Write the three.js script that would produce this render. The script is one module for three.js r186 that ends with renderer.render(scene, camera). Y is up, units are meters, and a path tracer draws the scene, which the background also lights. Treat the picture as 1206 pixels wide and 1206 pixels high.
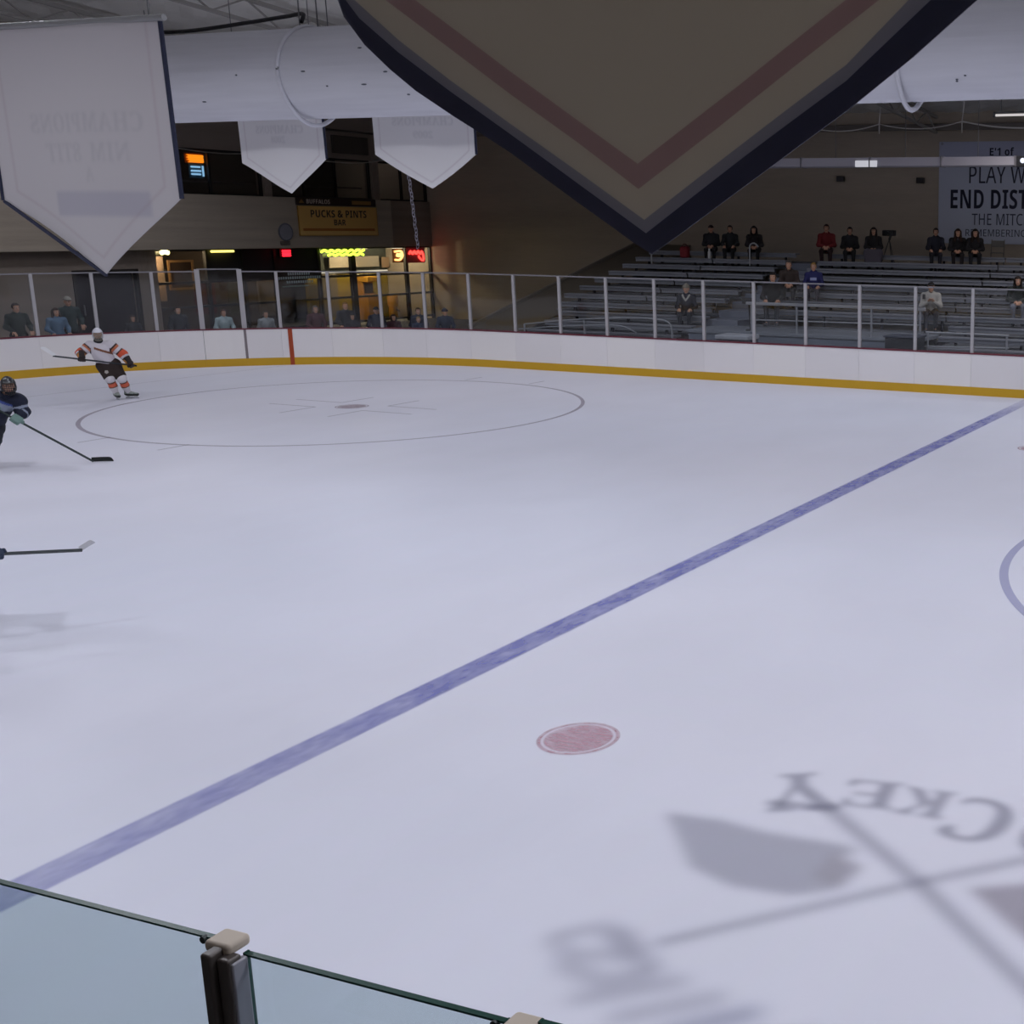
import * as THREE from 'three';
import { mergeGeometries } from 'three/addons/utils/BufferGeometryUtils.js';
import { RoundedBoxGeometry } from 'three/addons/geometries/RoundedBoxGeometry.js';
import { ImprovedNoise } from 'three/addons/math/ImprovedNoise.js';
import { RectAreaLightUniformsLib } from 'three/addons/lights/RectAreaLightUniformsLib.js';

// ------------------------------------------------------------------ camera, light, exposure
const scene = new THREE.Scene();
scene.background = new THREE.Color(0x050505);
const F = 1473.4, PCX = 1083.0, PCY = 588.4, SIDE = 1206;              // lens, in pixels of the 1206 frame
const camera = new THREE.PerspectiveCamera(2 * Math.atan(SIDE / 2 / F) * 180 / Math.PI, 1, 0.05, 200);
camera.rotation.order = 'YXZ';
camera.position.set(-0.886, 3.712, 14.02);
camera.rotation.set(-0.2146, 0.3387, 0.0131);
camera.setViewOffset(SIDE, SIDE, SIDE / 2 - PCX, SIDE / 2 - PCY, SIDE, SIDE);
camera.updateProjectionMatrix();
const renderer = new THREE.WebGLRenderer({ antialias: true });
renderer.toneMapping = THREE.LinearToneMapping;
renderer.toneMappingExposure = 1.0;
renderer.shadowMap.enabled = true;
RectAreaLightUniformsLib.init();
const HIGH_BAY = { candela: 29.5, color: 0xf1f4ff, angle: 1.37, penumbra: 0.2, rows: [-9.6, 2.2, 9.8], x0: -29, x1: 26, step: 5.5, below: 1.15 };

// ------------------------------------------------------------------ helpers
const V = (x, y, z) => new THREE.Vector3(x, y, z);
let seed = 7;
const rnd = () => { seed = (seed * 1664525 + 1013904223) >>> 0; return seed / 4294967296; };
const noise = new ImprovedNoise();
const fbm = (x, y, z = 0, n = 4) => { let s = 0, a = 0.5, f = 1; for (let i = 0; i < n; i++) { s += a * noise.noise(x * f, y * f, z + i * 7.3); a *= 0.5; f *= 2.03; } return s; };
const taken = new Map();
function numbered(name) { const k = taken.get(name) || 0; taken.set(name, k + 1); return k ? `${name}_${String(k).padStart(3, '0')}` : name; }
const mats = new Map();
function mat(color, roughness = 0.8, extra = {}) {
  const key = JSON.stringify([color, roughness, extra]);
  if (!mats.has(key)) mats.set(key, new THREE.MeshPhysicalMaterial({ color, roughness, ...extra }));
  return mats.get(key);
}
function shadows(o) { o.castShadow = true; o.receiveShadow = true; return o; }
function mesh(name, geo, m, parent = scene) {
  const g = Array.isArray(geo) ? mergeGeometries(geo.map((q) => { const c = q.index ? q.toNonIndexed() : q.clone(); for (const a of Object.keys(c.attributes)) if (!['position', 'normal', 'uv'].includes(a)) c.deleteAttribute(a); return c; })) : geo;
  const o = shadows(new THREE.Mesh(g, m));
  o.name = parent === scene ? numbered(name) : name;
  parent.add(o);
  return o;
}
function tag(o, label, category, group) { o.userData.label = label; o.userData.category = category; if (group) o.userData.group = group; return o; }
function thing(name, label, category, pos = [0, 0, 0], turn = 0, group) {
  const o = new THREE.Group(); o.name = numbered(name); scene.add(o);
  o.position.set(...pos); o.rotation.y = turn;
  return tag(o, label, category, group);
}
function struct(name, geo, m, parent = scene) { const o = mesh(name, geo, m, parent); if (parent === scene) o.userData.kind = 'structure'; return o; }
function structGroup(name) { const o = new THREE.Group(); o.name = name; o.userData.kind = 'structure'; scene.add(o); return o; }
function box(x0, x1, y0, y1, z0, z1) { const g = new THREE.BoxGeometry(x1 - x0, y1 - y0, z1 - z0); g.translate((x0 + x1) / 2, (y0 + y1) / 2, (z0 + z1) / 2); return g; }
function rbox(x0, x1, y0, y1, z0, z1, r = 0.01) { const g = new RoundedBoxGeometry(x1 - x0, y1 - y0, z1 - z0, 2, r); g.translate((x0 + x1) / 2, (y0 + y1) / 2, (z0 + z1) / 2); return g; }
function rod(a, b, r, n = 8, r2 = r) {
  const d = b.clone().sub(a), g = new THREE.CylinderGeometry(r2, r, d.length(), n);
  g.applyQuaternion(new THREE.Quaternion().setFromUnitVectors(V(0, 1, 0), d.clone().normalize()));
  return g.translate((a.x + b.x) / 2, (a.y + b.y) / 2, (a.z + b.z) / 2);
}
function bar(a, b, w, h) {                                             // square bar from a to b
  const d = b.clone().sub(a), g = new THREE.BoxGeometry(w, d.length(), h);
  g.applyQuaternion(new THREE.Quaternion().setFromUnitVectors(V(0, 1, 0), d.clone().normalize()));
  return g.translate((a.x + b.x) / 2, (a.y + b.y) / 2, (a.z + b.z) / 2);
}
function tube(points, r, seg = 24, n = 6) { return new THREE.TubeGeometry(new THREE.CatmullRomCurve3(points), seg, r, n); }
function canvasTexture(w, h, draw, opts = {}) {
  const c = document.createElement('canvas'); c.width = w; c.height = h;
  const g = c.getContext('2d'); draw(g, w, h);
  const t = new THREE.CanvasTexture(c); t.colorSpace = THREE.SRGBColorSpace; t.magFilter = THREE.LinearFilter; Object.assign(t, opts);
  return t;
}
function dataTexture(w, h, fn, srgb = true, repeat) {
  const d = new Uint8Array(w * h * 4);
  for (let j = 0; j < h; j++) for (let i = 0; i < w; i++) { const c = fn(i / w, j / h, i, j), k = (j * w + i) * 4; d[k] = c[0]; d[k + 1] = c[1]; d[k + 2] = c[2]; d[k + 3] = c[3] === undefined ? 255 : c[3]; }
  const t = new THREE.DataTexture(d, w, h, THREE.RGBAFormat); t.magFilter = THREE.LinearFilter; t.minFilter = THREE.LinearFilter;
  if (srgb) t.colorSpace = THREE.SRGBColorSpace;
  if (repeat) { t.wrapS = t.wrapT = THREE.RepeatWrapping; t.repeat.set(...repeat); }
  t.needsUpdate = true; return t;
}
function worldUV(g, s, ax = 'x', ay = 'z') { const p = g.attributes.position, uv = new Float32Array(p.count * 2), A = { x: 'getX', y: 'getY', z: 'getZ' }; for (let i = 0; i < p.count; i++) { uv[2 * i] = p[A[ax]](i) * s; uv[2 * i + 1] = p[A[ay]](i) * s; } g.setAttribute('uv', new THREE.BufferAttribute(uv, 2)); return g; }

// ------------------------------------------------------------------ the rink's outline: s runs from x = 0 on the far side towards the left end, then round to the near side
const FT = 0.3048, RL = 72 * FT, RR = 28 * FT, RA = RR * Math.PI / 2, HZ = 42.5 * FT, RE = 2 * (14.5 * FT);
function rink(s) {
  if (s < RL) return { x: -s, z: -HZ, nx: 0, nz: -1 };
  s -= RL;
  if (s < RA) { const t = s / RR; return { x: -RL - RR * Math.sin(t), z: -14.5 * FT - RR * Math.cos(t), nx: -Math.sin(t), nz: -Math.cos(t) }; }
  s -= RA;
  if (s < RE) return { x: -RL - RR, z: -14.5 * FT + s, nx: -1, nz: 0 };
  s -= RE;
  if (s < RA) { const t = s / RR; return { x: -RL - RR * Math.cos(t), z: 14.5 * FT + RR * Math.sin(t), nx: -Math.cos(t), nz: Math.sin(t) }; }
  s -= RA;
  return { x: -RL + s, z: HZ, nx: 0, nz: 1 };
}
const S_NEAR = RL + RA + RE + RA;                                       // where the near side's straight begins
function sweep(s0, s1, o0, o1, y0, y1, step = 0.45) {                   // a box bent along the outline, o = distance outwards
  const n = Math.max(1, Math.ceil((s1 - s0) / step)), pos = [], idx = [];
  const straight = rink(s0).nx === rink(s1).nx && rink(s0).nz === rink(s1).nz;
  const m = straight ? 1 : n;
  const quads = [];
  const P = (k, o, y) => { const r = rink(s0 + (s1 - s0) * k / m); return [r.x + r.nx * o, y, r.z + r.nz * o]; };
  const quad = (a, b, c, d) => { const i = pos.length / 3; pos.push(...a, ...b, ...c, ...d); idx.push(i, i + 1, i + 2, i, i + 2, i + 3); };
  for (let k = 0; k < m; k++) {
    quad(P(k, o0, y0), P(k, o0, y1), P(k + 1, o0, y1), P(k + 1, o0, y0));
    quad(P(k, o1, y0), P(k + 1, o1, y0), P(k + 1, o1, y1), P(k, o1, y1));
    quad(P(k, o0, y1), P(k, o1, y1), P(k + 1, o1, y1), P(k + 1, o0, y1));
    quad(P(k, o0, y0), P(k + 1, o0, y0), P(k + 1, o1, y0), P(k, o1, y0));
  }
  quad(P(0, o0, y0), P(0, o1, y0), P(0, o1, y1), P(0, o0, y1));
  quad(P(m, o0, y0), P(m, o0, y1), P(m, o1, y1), P(m, o1, y0));
  const g = new THREE.BufferGeometry(); g.setAttribute('position', new THREE.Float32BufferAttribute(pos, 3)); g.setIndex(idx);
  g.setAttribute('uv', new THREE.Float32BufferAttribute(new Float32Array(pos.length / 3 * 2), 2));
  g.computeVertexNormals(); return g;
}
// ================================================================== the setting
const WX = -35, WZ = -26, NX = 33, NZ = 21;
const brown = 0xc8baa9;
const wallTex = dataTexture(256, 256, (u, v, i, j) => { const n = 226 + 22 * fbm(u * 9, v * 9, 1) + 8 * (rnd() - 0.5); return [n, n, n]; }, true, [1, 1]);
wallTex.wrapS = wallTex.wrapT = THREE.RepeatWrapping;
const wallMat = mat(brown, 0.92); wallMat.map = wallTex;
const wallDark = mat(0x7a6c63, 0.95);
const concrete = mat(0x5d5f63, 0.9);

struct('floor', box(WX - 4.4, NX, -0.3, -0.012, WZ, NZ), concrete);

// ---- ice with everything frozen into it
const iceTex = dataTexture(1024, 512, (u, v) => {
  const a = fbm(u * 14, v * 7, 3, 5), b = fbm(u * 60, v * 9, 9, 3), c = fbm(u * 5 + 3, v * 3, 5, 3);
  const k = 1 + 0.035 * a + 0.02 * b;
  return [222 * k + 5 * c, 222 * k, 233 * k - 4 * c];
});
const iceBump = dataTexture(512, 512, (u, v) => { const n = 128 + 70 * fbm(u * 40, v * 40, 2, 4) + 30 * fbm(u * 4, v * 90, 6, 2); return [n, n, n]; }, false, [14, 7]);
const iceMat = new THREE.MeshPhysicalMaterial({ map: iceTex, roughness: 0.5, bumpMap: iceBump, bumpScale: 0.002, ior: 1.31 });
const iceShape = new THREE.Shape();
{ const x = 30.48, z = HZ, r = RR; iceShape.moveTo(-x + r, -z); iceShape.lineTo(x - r, -z); iceShape.absarc(x - r, -z + r, r, -Math.PI / 2, 0); iceShape.lineTo(x, z - r); iceShape.absarc(x - r, z - r, r, 0, Math.PI / 2); iceShape.lineTo(-x + r, z); iceShape.absarc(-x + r, z - r, r, Math.PI / 2, Math.PI); iceShape.lineTo(-x, -z + r); iceShape.absarc(-x + r, -z + r, r, Math.PI, 1.5 * Math.PI); }
const iceGeo = new THREE.ShapeGeometry(iceShape, 24); iceGeo.rotateX(Math.PI / 2);
{ const ix = iceGeo.index.array; for (let i = 0; i < ix.length; i += 3) { const t = ix[i]; ix[i] = ix[i + 1]; ix[i + 1] = t; } iceGeo.computeVertexNormals(); const p = iceGeo.attributes.position, uv = iceGeo.attributes.uv; for (let i = 0; i < p.count; i++) uv.setXY(i, (p.getX(i) + 30.48) / 60.96, (p.getZ(i) + HZ) / (2 * HZ)); }
const ice = struct('ice_floor', iceGeo, iceMat);

function paint(r, g, b, w, h, alpha) {                                  // worn paint under the ice: colour with an uneven cover
  const t = dataTexture(w, h, (u, v) => [r, g, b, Math.max(0, Math.min(255, 255 * alpha(u, v)))]);
  return new THREE.MeshPhysicalMaterial({ map: t, transparent: true, roughness: 0.5 });
}
function flat(x0, x1, z0, z1, y = 0.003) { const g = new THREE.PlaneGeometry(x1 - x0, z1 - z0); g.rotateX(-Math.PI / 2); return g.translate((x0 + x1) / 2, y, (z0 + z1) / 2); }
const smooth = (a, b, x) => { const t = Math.max(0, Math.min(1, (x - a) / (b - a))); return t * t * (3 - 2 * t); };
function soft(e) { return (u) => smooth(0, e, u) * smooth(1, 1 - e, u); }
{
  const e = soft(0.12);
  const blue = paint(84, 90, 182, 32, 1024, (u, v) => { const z = -HZ + (1 - v) * 2 * HZ; const s = fbm(u * 2, v * 60, 1, 3), t = fbm(u * 6 + v * 9, v * 220, 4, 2);
    return 0.72 * e(u) * (0.66 + 0.42 * s + 0.26 * t) * (0.25 + 0.75 * smooth(-12.8, -9, z)) * (1 - 0.38 * smooth(5.5, 10, z)); });
  mesh('blue_line', flat(-26 * FT - 0.01, -25 * FT + 0.01, -HZ, HZ), blue, ice);
  const gl = paint(170, 110, 122, 16, 512, (u, v) => 0.3 * soft(0.3)(u) * (0.7 + fbm(1, v * 60, 2)));
  mesh('goal_line', flat(-89 * FT - 0.035, -89 * FT + 0.035, -11.1, 11.1), gl, ice);
}
function dotMat(r, g, b, a) {
  return paint(r, g, b, 256, 256, (u, v) => { const x = u * 2 - 1, y = v * 2 - 1, d = Math.hypot(x, y);
    const ring = smooth(1, 0.96, d) * smooth(0.86, 0.9, d), core = smooth(0.84, 0.78, d) * (0.62 + 0.5 * fbm(x * 1.5 + y * 9, y * 3 - x * 2, 3, 3)) ;
    const side = smooth(-0.75, -0.5, x * 0.9 - y * 0.3) ; return a * (ring * (0.6 + 0.5 * fbm(x * 3, y * 3, 8)) + core * (0.55 + 0.45 * side) + 0.12 * smooth(0.98, 0.9, d)); });
}
const redDot = dotMat(190, 128, 142, 0.62);
for (const [x, z, r, m] of [[-6.096, 6.72, 0.305, redDot], [-6.096, -6.7, 0.305, redDot], [-20.15, -5.9, 0.33, dotMat(150, 112, 122, 0.55)]]) mesh('faceoff_dot', flat(x - r, x + r, z - r, z + r, 0.004), m, ice);
function ringGeo(x, z, r, w) { const g = new THREE.RingGeometry(r - w / 2, r + w / 2, 160, 1); g.rotateX(-Math.PI / 2); return g.translate(x, 0.004, z); }
function ringPaint(rgb, a) { return new THREE.MeshPhysicalMaterial({ color: new THREE.Color(`rgb(${rgb})`), transparent: true, opacity: a, roughness: 0.5 }); }
mesh('faceoff_circle', ringGeo(-20.111, -5.781, 4.57, 0.075), ringPaint('140,120,136', 0.4), ice);
mesh('center_circle', ringGeo(0, 0, 4.57, 0.1), ringPaint('126,128,190', 0.36), ice);
const hashMat = ringPaint('120,112,128', 0.28);
for (const sx of [-1, 1]) for (const sz of [-1, 1]) {
  const cx = -20.15, cz = -5.9;
  mesh('faceoff_hash', [flat(cx + sx * 0.6 - (sx < 0 ? 1.2 : 0), cx + sx * 0.6 + (sx > 0 ? 1.2 : 0), cz + sz * 0.35 - 0.03, cz + sz * 0.35 + 0.03), flat(cx + sx * 0.6 - 0.03, cx + sx * 0.6 + 0.03, cz + sz * 0.35 - (sz < 0 ? 0.9 : 0), cz + sz * 0.35 + (sz > 0 ? 0.9 : 0))], hashMat, ice);
  mesh('faceoff_hash', flat(cx + sx * 0.9 - 0.03, cx + sx * 0.9 + 0.03, cz + sz * 4.85 - 0.3, cz + sz * 4.85 + 0.3), hashMat, ice);
}
// the faded club emblem: crossed sticks, two arrowheads and lettering that reads from the far side
{
  const X0 = -5.3, Z0 = 5.9, W = 5.0, H = 4.0, K = 300;
  const t = canvasTexture(W * K, H * K, (g) => {
    const P = ([x, z]) => [(x - X0) * K, (z - Z0) * K];
    const line = (pts, w, c) => { g.strokeStyle = c; g.lineWidth = w * K; g.lineCap = 'round'; g.lineJoin = 'round'; g.beginPath(); pts.forEach((p, i) => (i ? g.lineTo(...P(p)) : g.moveTo(...P(p)))); g.stroke(); };
    const poly = (pts, c) => { g.fillStyle = c; g.beginPath(); pts.forEach((p, i) => (i ? g.lineTo(...P(p)) : g.moveTo(...P(p)))); g.closePath(); g.fill(); };
    const ink = 'rgba(116,116,138,0.31)', inkA = 'rgba(122,122,142,0.31)', faint = 'rgba(126,126,150,0.26)';
    g.filter = 'blur(13px)';
    poly([[-4.88, 7.53], [-4.5, 7.49], [-4.17, 7.54], [-3.6, 7.52], [-3.52, 7.6], [-3.62, 7.66], [-3.44, 7.74], [-3.47, 8.02], [-3.69, 8.17], [-4.05, 8.2], [-4.38, 8.09], [-4.63, 7.8]], inkA);
    poly([[-3.66, 7.6], [-3.44, 7.74], [-3.47, 8.0], [-3.66, 7.94]], 'rgba(178,158,160,0.18)');
    poly([[-2.76, 7.74], [-2.3, 7.48], [-1.9, 7.6], [-1.7, 7.95], [-2.0, 8.3], [-2.36, 8.1]], 'rgba(150,138,152,0.45)');
    line([[-3.92, 7.1], [-3.07, 7.77], [-1.95, 8.78]], 0.1, ink);
    line([[-4.12, 8.84], [-3.07, 7.79], [-1.8, 6.6]], 0.075, ink);
    g.filter = 'blur(9px)';
    g.textAlign = 'center'; g.textBaseline = 'middle';
    const put = (c, x, z, hx, hz, rot, ink2) => { g.save(); g.translate(...P([x, z])); g.rotate(Math.PI + rot); g.scale(hx / 0.72, hz / 0.72); g.font = `bold ${K}px serif`; g.fillStyle = ink2; g.fillText(c, 0, 0); g.restore(); };
    put('Y', -4.2, 6.93, 0.5, 0.56, -0.5, 'rgba(110,110,132,0.38)'); put('E', -3.74, 6.8, 0.46, 0.4, -0.16, 'rgba(110,110,132,0.38)'); put('K', -3.36, 6.79, 0.36, 0.4, -0.05, 'rgba(110,110,132,0.38)');
    put('C', -2.95, 6.9, 0.5, 0.6, 0.05, 'rgba(110,110,132,0.38)'); put('O', -2.42, 6.95, 0.48, 0.56, 0.15, 'rgba(110,110,132,0.38)'); put('H', -1.9, 7.1, 0.5, 0.56, 0.3, 'rgba(110,110,132,0.38)');
    line([[-4.3, 7.16], [-3.9, 7.1]], 0.09, ink);
    g.filter = 'blur(16px)';
    line([[-4.68, 9.0], [-4.5, 8.82], [-4.36, 8.9], [-4.2, 9.02], [-4.36, 9.06], [-4.52, 9.12], [-4.66, 9.02]], 0.09, faint);
    line([[-4.38, 8.84], [-4.06, 9.06]], 0.11, faint); line([[-4.46, 9.2], [-4.2, 9.26], [-4.05, 9.12]], 0.12, faint);
    line([[-4.24, 9.42], [-3.86, 9.12]], 0.11, faint); line([[-3.98, 9.48], [-3.62, 9.18]], 0.11, faint); line([[-3.7, 9.5], [-3.4, 9.22]], 0.1, 'rgba(118,124,160,0.4)'); line([[-3.4, 9.5], [-3.05, 9.3]], 0.1, 'rgba(118,124,165,0.4)');
  });
  const m = new THREE.MeshPhysicalMaterial({ map: t, transparent: true, roughness: 0.5 });
  mesh('club_emblem', flat(X0, X0 + W, Z0, Z0 + H, 0.005), m, ice);
}

// ---- boards: white panels between the posts, yellow kick plate, dark red cap rail
const POSTS = [-5.9, -4.53, -3.16, -1.79, -0.42, 0.95, 2.32, 3.7, 5.07, 6.44, 7.82, 9.2, 10.56, 11.93, 13.3, 14.65, 16.0, 17.36, 18.73, 20.1, 21.47, 22.82, 24.08, 25.23, 26.5, 27.7, 28.53, 29.46, 30.44, 31.69, 32.92, 34.15, 35.4, 36.65, 37.9, 39.15];
const boards = thing('dasher_boards', 'white dasher boards with a yellow kick plate around the ice', 'boards');
const SB = [...POSTS]; for (let s = 41.6; s < S_NEAR + 30; s += 2.44) SB.push(s);
const BT = 0.956;
const whites = [0xf0ecec, 0xecE8e8, 0xf2eeec].map((c) => mat(c, 0.42));
const yellow = mat(0xcda01a, 0.5), cap = mat(0x6c2a38, 0.5), seamMat = mat(0x6a5550, 0.7);
for (let i = 0; i + 1 < SB.length; i++) {
  const gap = i === 26 ? 0.007 : 0.002;
  mesh('board_panel', sweep(SB[i] + gap, SB[i + 1] - gap, 0, 0.11, 0.19, BT - 0.03), whites[i % 3], boards);
  mesh('kick_plate', sweep(SB[i] + 0.001, SB[i + 1] - 0.001, -0.014, 0.1, 0, 0.19), yellow, boards);
  mesh('cap_rail', sweep(SB[i], SB[i + 1], -0.012, 0.14, BT - 0.03, BT), cap, boards);
}
mesh('goal_stripe', sweep(27.44, 27.54, -0.017, 0.02, 0.0, BT - 0.03), mat(0xa8431c, 0.5), boards).userData.label = 'orange red goal line stripe up the boards';
mesh('gate_gap', sweep(28.5, 28.56, -0.003, 0.02, 0.1, BT - 0.03), mat(0x847a7c, 0.7), boards);

// ---- glass over the boards, pane by pane between light posts
const glassMat = new THREE.MeshPhysicalMaterial({ color: 0xf7f8f8, roughness: 0.04, specularIntensity: 0.55, transmission: 1, thickness: 0, ior: 1.5 });
const shield = thing('rink_glass', 'tall clear glass panes in light metal posts on the boards', 'glass');
const postMat = mat(0xb9b6b8, 0.45, { metalness: 0.25 }), railMat = mat(0x8d8b90, 0.5, { metalness: 0.3 });
const GT = 2.37;
for (let i = 0; i < POSTS.length; i++) {
  const s = POSTS[i], wide = s === 29.46 || s === 28.53;
  const top = s === 29.46 || s === 28.53 ? GT + 0.06 : GT;
  mesh('post', sweep(s - (wide ? 0.055 : 0.035), s + (wide ? 0.055 : 0.035), 0.02, 0.075, BT + 0.0005, top + 0.015, 2), postMat, shield);
  if (i + 1 === POSTS.length) break;
  const e = POSTS[i + 1], gate = s === 28.53;
  mesh('glass_pane', sweep(s + 0.036, e - 0.036, 0.045, 0.05, BT + 0.001, top, 0.5), glassMat, shield);
  mesh('top_rail', sweep(s + 0.001, e - 0.001, 0.03, 0.065, (gate ? GT + 0.06 : GT) + 0.001, (gate ? GT + 0.06 : GT) + 0.032), railMat, shield);
}

// ---- near glass in front of the camera
{
  const near = thing('barrier_glass', 'thick green edged glass panes in a dark post by the camera', 'glass', [0, 0, 0]);
  const tint = new THREE.MeshPhysicalMaterial({ color: 0xeaf2f3, roughness: 0.03, transmission: 1, thickness: 0, ior: 1.5 });
  const edge = mat(0x1a453b, 0.25), alu = mat(0x9a98a0, 0.45, { metalness: 0.2 }), dark = mat(0x57504c, 0.42, { metalness: 0.2 }), cream = mat(0xcdbfae, 0.6);
  const Z = 12.95;
  const panes = [[-4.0, -2.213, 2.806], [-2.166, -1.766, 2.795], [-1.72, -0.4, 2.806]];
  for (const [x0, x1, y] of panes) {
    const p = mesh('glass_pane', box(x0, x1, BT, y - 0.001, Z - 0.001, Z + 0.001), tint, near);
    mesh('pane_edge', [box(x0, x1, y - 0.001, y + 0.002, Z - 0.004, Z + 0.004), box(x1 - 0.002, x1 + 0.001, BT, y + 0.003, Z - 0.004, Z + 0.004), box(x0 - 0.001, x0 + 0.002, BT, y + 0.003, Z - 0.004, Z + 0.004)], edge, p);
  }
  for (const [x, top] of [[-2.2, 2.812], [-1.751, 2.8]]) {
    const p = mesh('post', [rbox(x + 0.004, x + 0.021, BT, top, Z + 0.012, Z + 0.042, 0.004), rbox(x + 0.021, x + 0.041, BT, top - 0.008, Z + 0.012, Z + 0.034, 0.004)], dark, near);
    mesh('post_flange', rbox(x + 0.034, x + 0.044, BT, top - 0.014, Z + 0.006, Z + 0.03, 0.003), alu, p);
    mesh('post_cap', rbox(x - 0.012, x + 0.03, top - 0.012, top + 0.004, Z - 0.014, Z + 0.022, 0.006), cream, p);
    mesh('bolt', rod(V(x - 0.03, top - 0.008, Z + 0.001), V(x - 0.03, top - 0.008, Z + 0.008), 0.005, 10), mat(0x1d2a2a, 0.5), p);
  }
}

// ---- room shell
const T = 0.35, RIDGE_Z = -2.5, RIDGE_Y = 9.3, EAVE = 7.3;
function ceilY(z) { return z < RIDGE_Z ? EAVE + (RIDGE_Y - EAVE) * (z - WZ) / (RIDGE_Z - WZ) : EAVE + (RIDGE_Y - EAVE) * (NZ - z) / (NZ - RIDGE_Z); }
{
  const foil = mat(0xdedcd6, 0.75);
  const make = (x0, x1, z0, z1, nx, nz) => { const g = new THREE.PlaneGeometry(1, 1, nx, nz); const p = g.attributes.position;
    for (let i = 0; i < p.count; i++) { const x = x0 + (p.getX(i) + 0.5) * (x1 - x0), z = z0 + (p.getY(i) + 0.5) * (z1 - z0); p.setXYZ(i, x, ceilY(z) + 0.24 * fbm(x * 1.7, z * 1.7, 4, 3) + 0.05, z); }
    const h = g.toNonIndexed(); h.computeVertexNormals(); return h; };
  struct('ceiling', [make(WX - 5, NX + 0.2, WZ - 0.2, NZ + 0.2, 170, 120), box(WX - 5, NX, RIDGE_Y + 0.5, RIDGE_Y + 0.7, WZ, NZ)], foil);
}
struct('wall_far', box(WX - 5, NX, 0, EAVE + 0.4, WZ - T, WZ), wallMat);
struct('wall_near', box(WX - 5, NX, 0, EAVE + 0.4, NZ, NZ + T), wallMat);
struct('wall_right', box(NX, NX + T, 0, RIDGE_Y + 0.4, WZ - T, NZ + T), wallMat);
struct('trim_1', rbox(WX + 0.01, NX, 6.78, 6.98, WZ + 0.005, WZ + 0.16, 0.02), mat(0x77706b, 0.7));
// ================================================================== left end: the two-storey front with the bar below and the dark windows above
const L0 = WX - T;                                                       // back face of the wall
{
  const w = [];
  const seg = (y0, y1, z0, z1) => w.push(box(L0, WX, y0, y1, z0, z1));
  seg(0, 2.75, -11.5, NZ); seg(2.15, 2.75, -13.4, -11.5); seg(0, 2.75, -14.1, -13.4);  // left of the shop front, round a dark doorway
  seg(2.75, 4.4, WZ, NZ); seg(5.78, RIDGE_Y + 0.3, WZ, NZ);
  seg(4.4, 5.78, -14.5, NZ);
  seg(4.4, 5.78, -18.62, -18.34); seg(4.4, 5.78, -23.45, -23.12);
  const lower = mat(0xa3958a, 0.92); lower.map = wallTex; struct('wall_left', w, lower);
  struct('trim_2', rbox(WX + 0.001, WX + 0.5, 2.76, 4.4, -23.4, 6, 0.02), wallMat);        // projecting brown band over the shop front
  struct('trim_3', [rbox(WX + 0.01, WX + 0.1, 5.95, 6.55, -22.95, -21.3, 0.02), rbox(WX + 0.01, WX + 0.06, 6.68, 6.75, -23.4, -14, 0.01)], mat(0x4a433f, 0.8));
  // dark rooms behind the openings
  const inner = mat(0x4c4643, 0.95);
  struct('wall_back', [box(-39.6, -39.4, 0, 7, WZ - T, -8), box(-39.5, L0, 0, 7, -9, -8.8), box(-39.5, L0, 2.76, 3.1, WZ, -8.8), box(-39.5, L0, 6.2, 6.4, WZ, -8.8)], inner);
  struct('wall_bar', [box(-38.2, -38.05, 0, 2.75, -22, -14)], mat(0x4b4038, 0.9));
  struct('wall_kitchen', [box(-37.4, -37.25, 0, 1.72, -25.98, -22)], mat(0x9a8420, 0.85));
  struct('wall_menu', [box(-37.4, -37.25, 1.72, 2.75, -25.98, -22)], mat(0x4d5350, 0.85));
}
for (const [z, l] of [[-16, 'dim lamp above the upper left window room'], [-20.5, 'dim lamp above the upper middle window room'], [-24.6, 'dim lamp above the upper right window room']]) { const t = thing('room_light', l, 'lamp', [-37.2, 6.08, z]); mesh('housing', rbox(-0.2, 0.2, 0.02, 0.1, -0.3, 0.3, 0.01), mat(0x999999, 0.5), t); mesh('diffuser', rbox(-0.18, 0.18, -0.005, 0.02, -0.28, 0.28, 0.01), new THREE.MeshStandardMaterial({ color: 0x111111, emissive: 0xfff0e0, emissiveIntensity: 0.5 }), t); const q = new THREE.PointLight(0xfff0e4, 0.6, 0, 2); q.position.set(0, -0.15, 0); t.add(q); }
// upper windows
function pane(name, z0, z1, y0, y1, mullions, rail) {
  const g = structGroup(name);
  const f = [box(WX - 0.2, WX - 0.1, y0, y0 + 0.06, z0, z1), box(WX - 0.2, WX - 0.1, y1 - 0.06, y1, z0, z1), box(WX - 0.2, WX - 0.1, y0, y1, z0, z0 + 0.06), box(WX - 0.2, WX - 0.1, y0, y1, z1 - 0.06, z1)];
  mesh('window_frame', f, mat(0x1b1a1c, 0.5), g);
  const zs = [z0 + 0.06, ...mullions, z1 - 0.06];
  for (const m of mullions) mesh('mullion', box(WX - 0.19, WX - 0.11, y0 + 0.06, y1 - 0.06, m - 0.035, m + 0.035), mat(0x1b1a1c, 0.5), g);
  for (let i = 0; i + 1 < zs.length; i++) mesh('glass_pane', box(WX - 0.152, WX - 0.148, y0 + 0.06, y1 - 0.06, zs[i] + (i ? 0.035 : 0), zs[i + 1] - (i + 2 < zs.length ? 0.035 : 0)), new THREE.MeshPhysicalMaterial({ color: 0xd6d6d8, roughness: 0.05, transmission: 1, thickness: 0, ior: 1.5 }), g);
  if (rail) mesh('window_rail', box(WX - 0.6, WX - 0.5, rail, rail + 0.06, z0, z1), mat(0x6b6664, 0.5), g);
  return g;
}
pane('window_1', -18.34, -14.5, 4.4, 5.78, [-16.4], 4.78);
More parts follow.
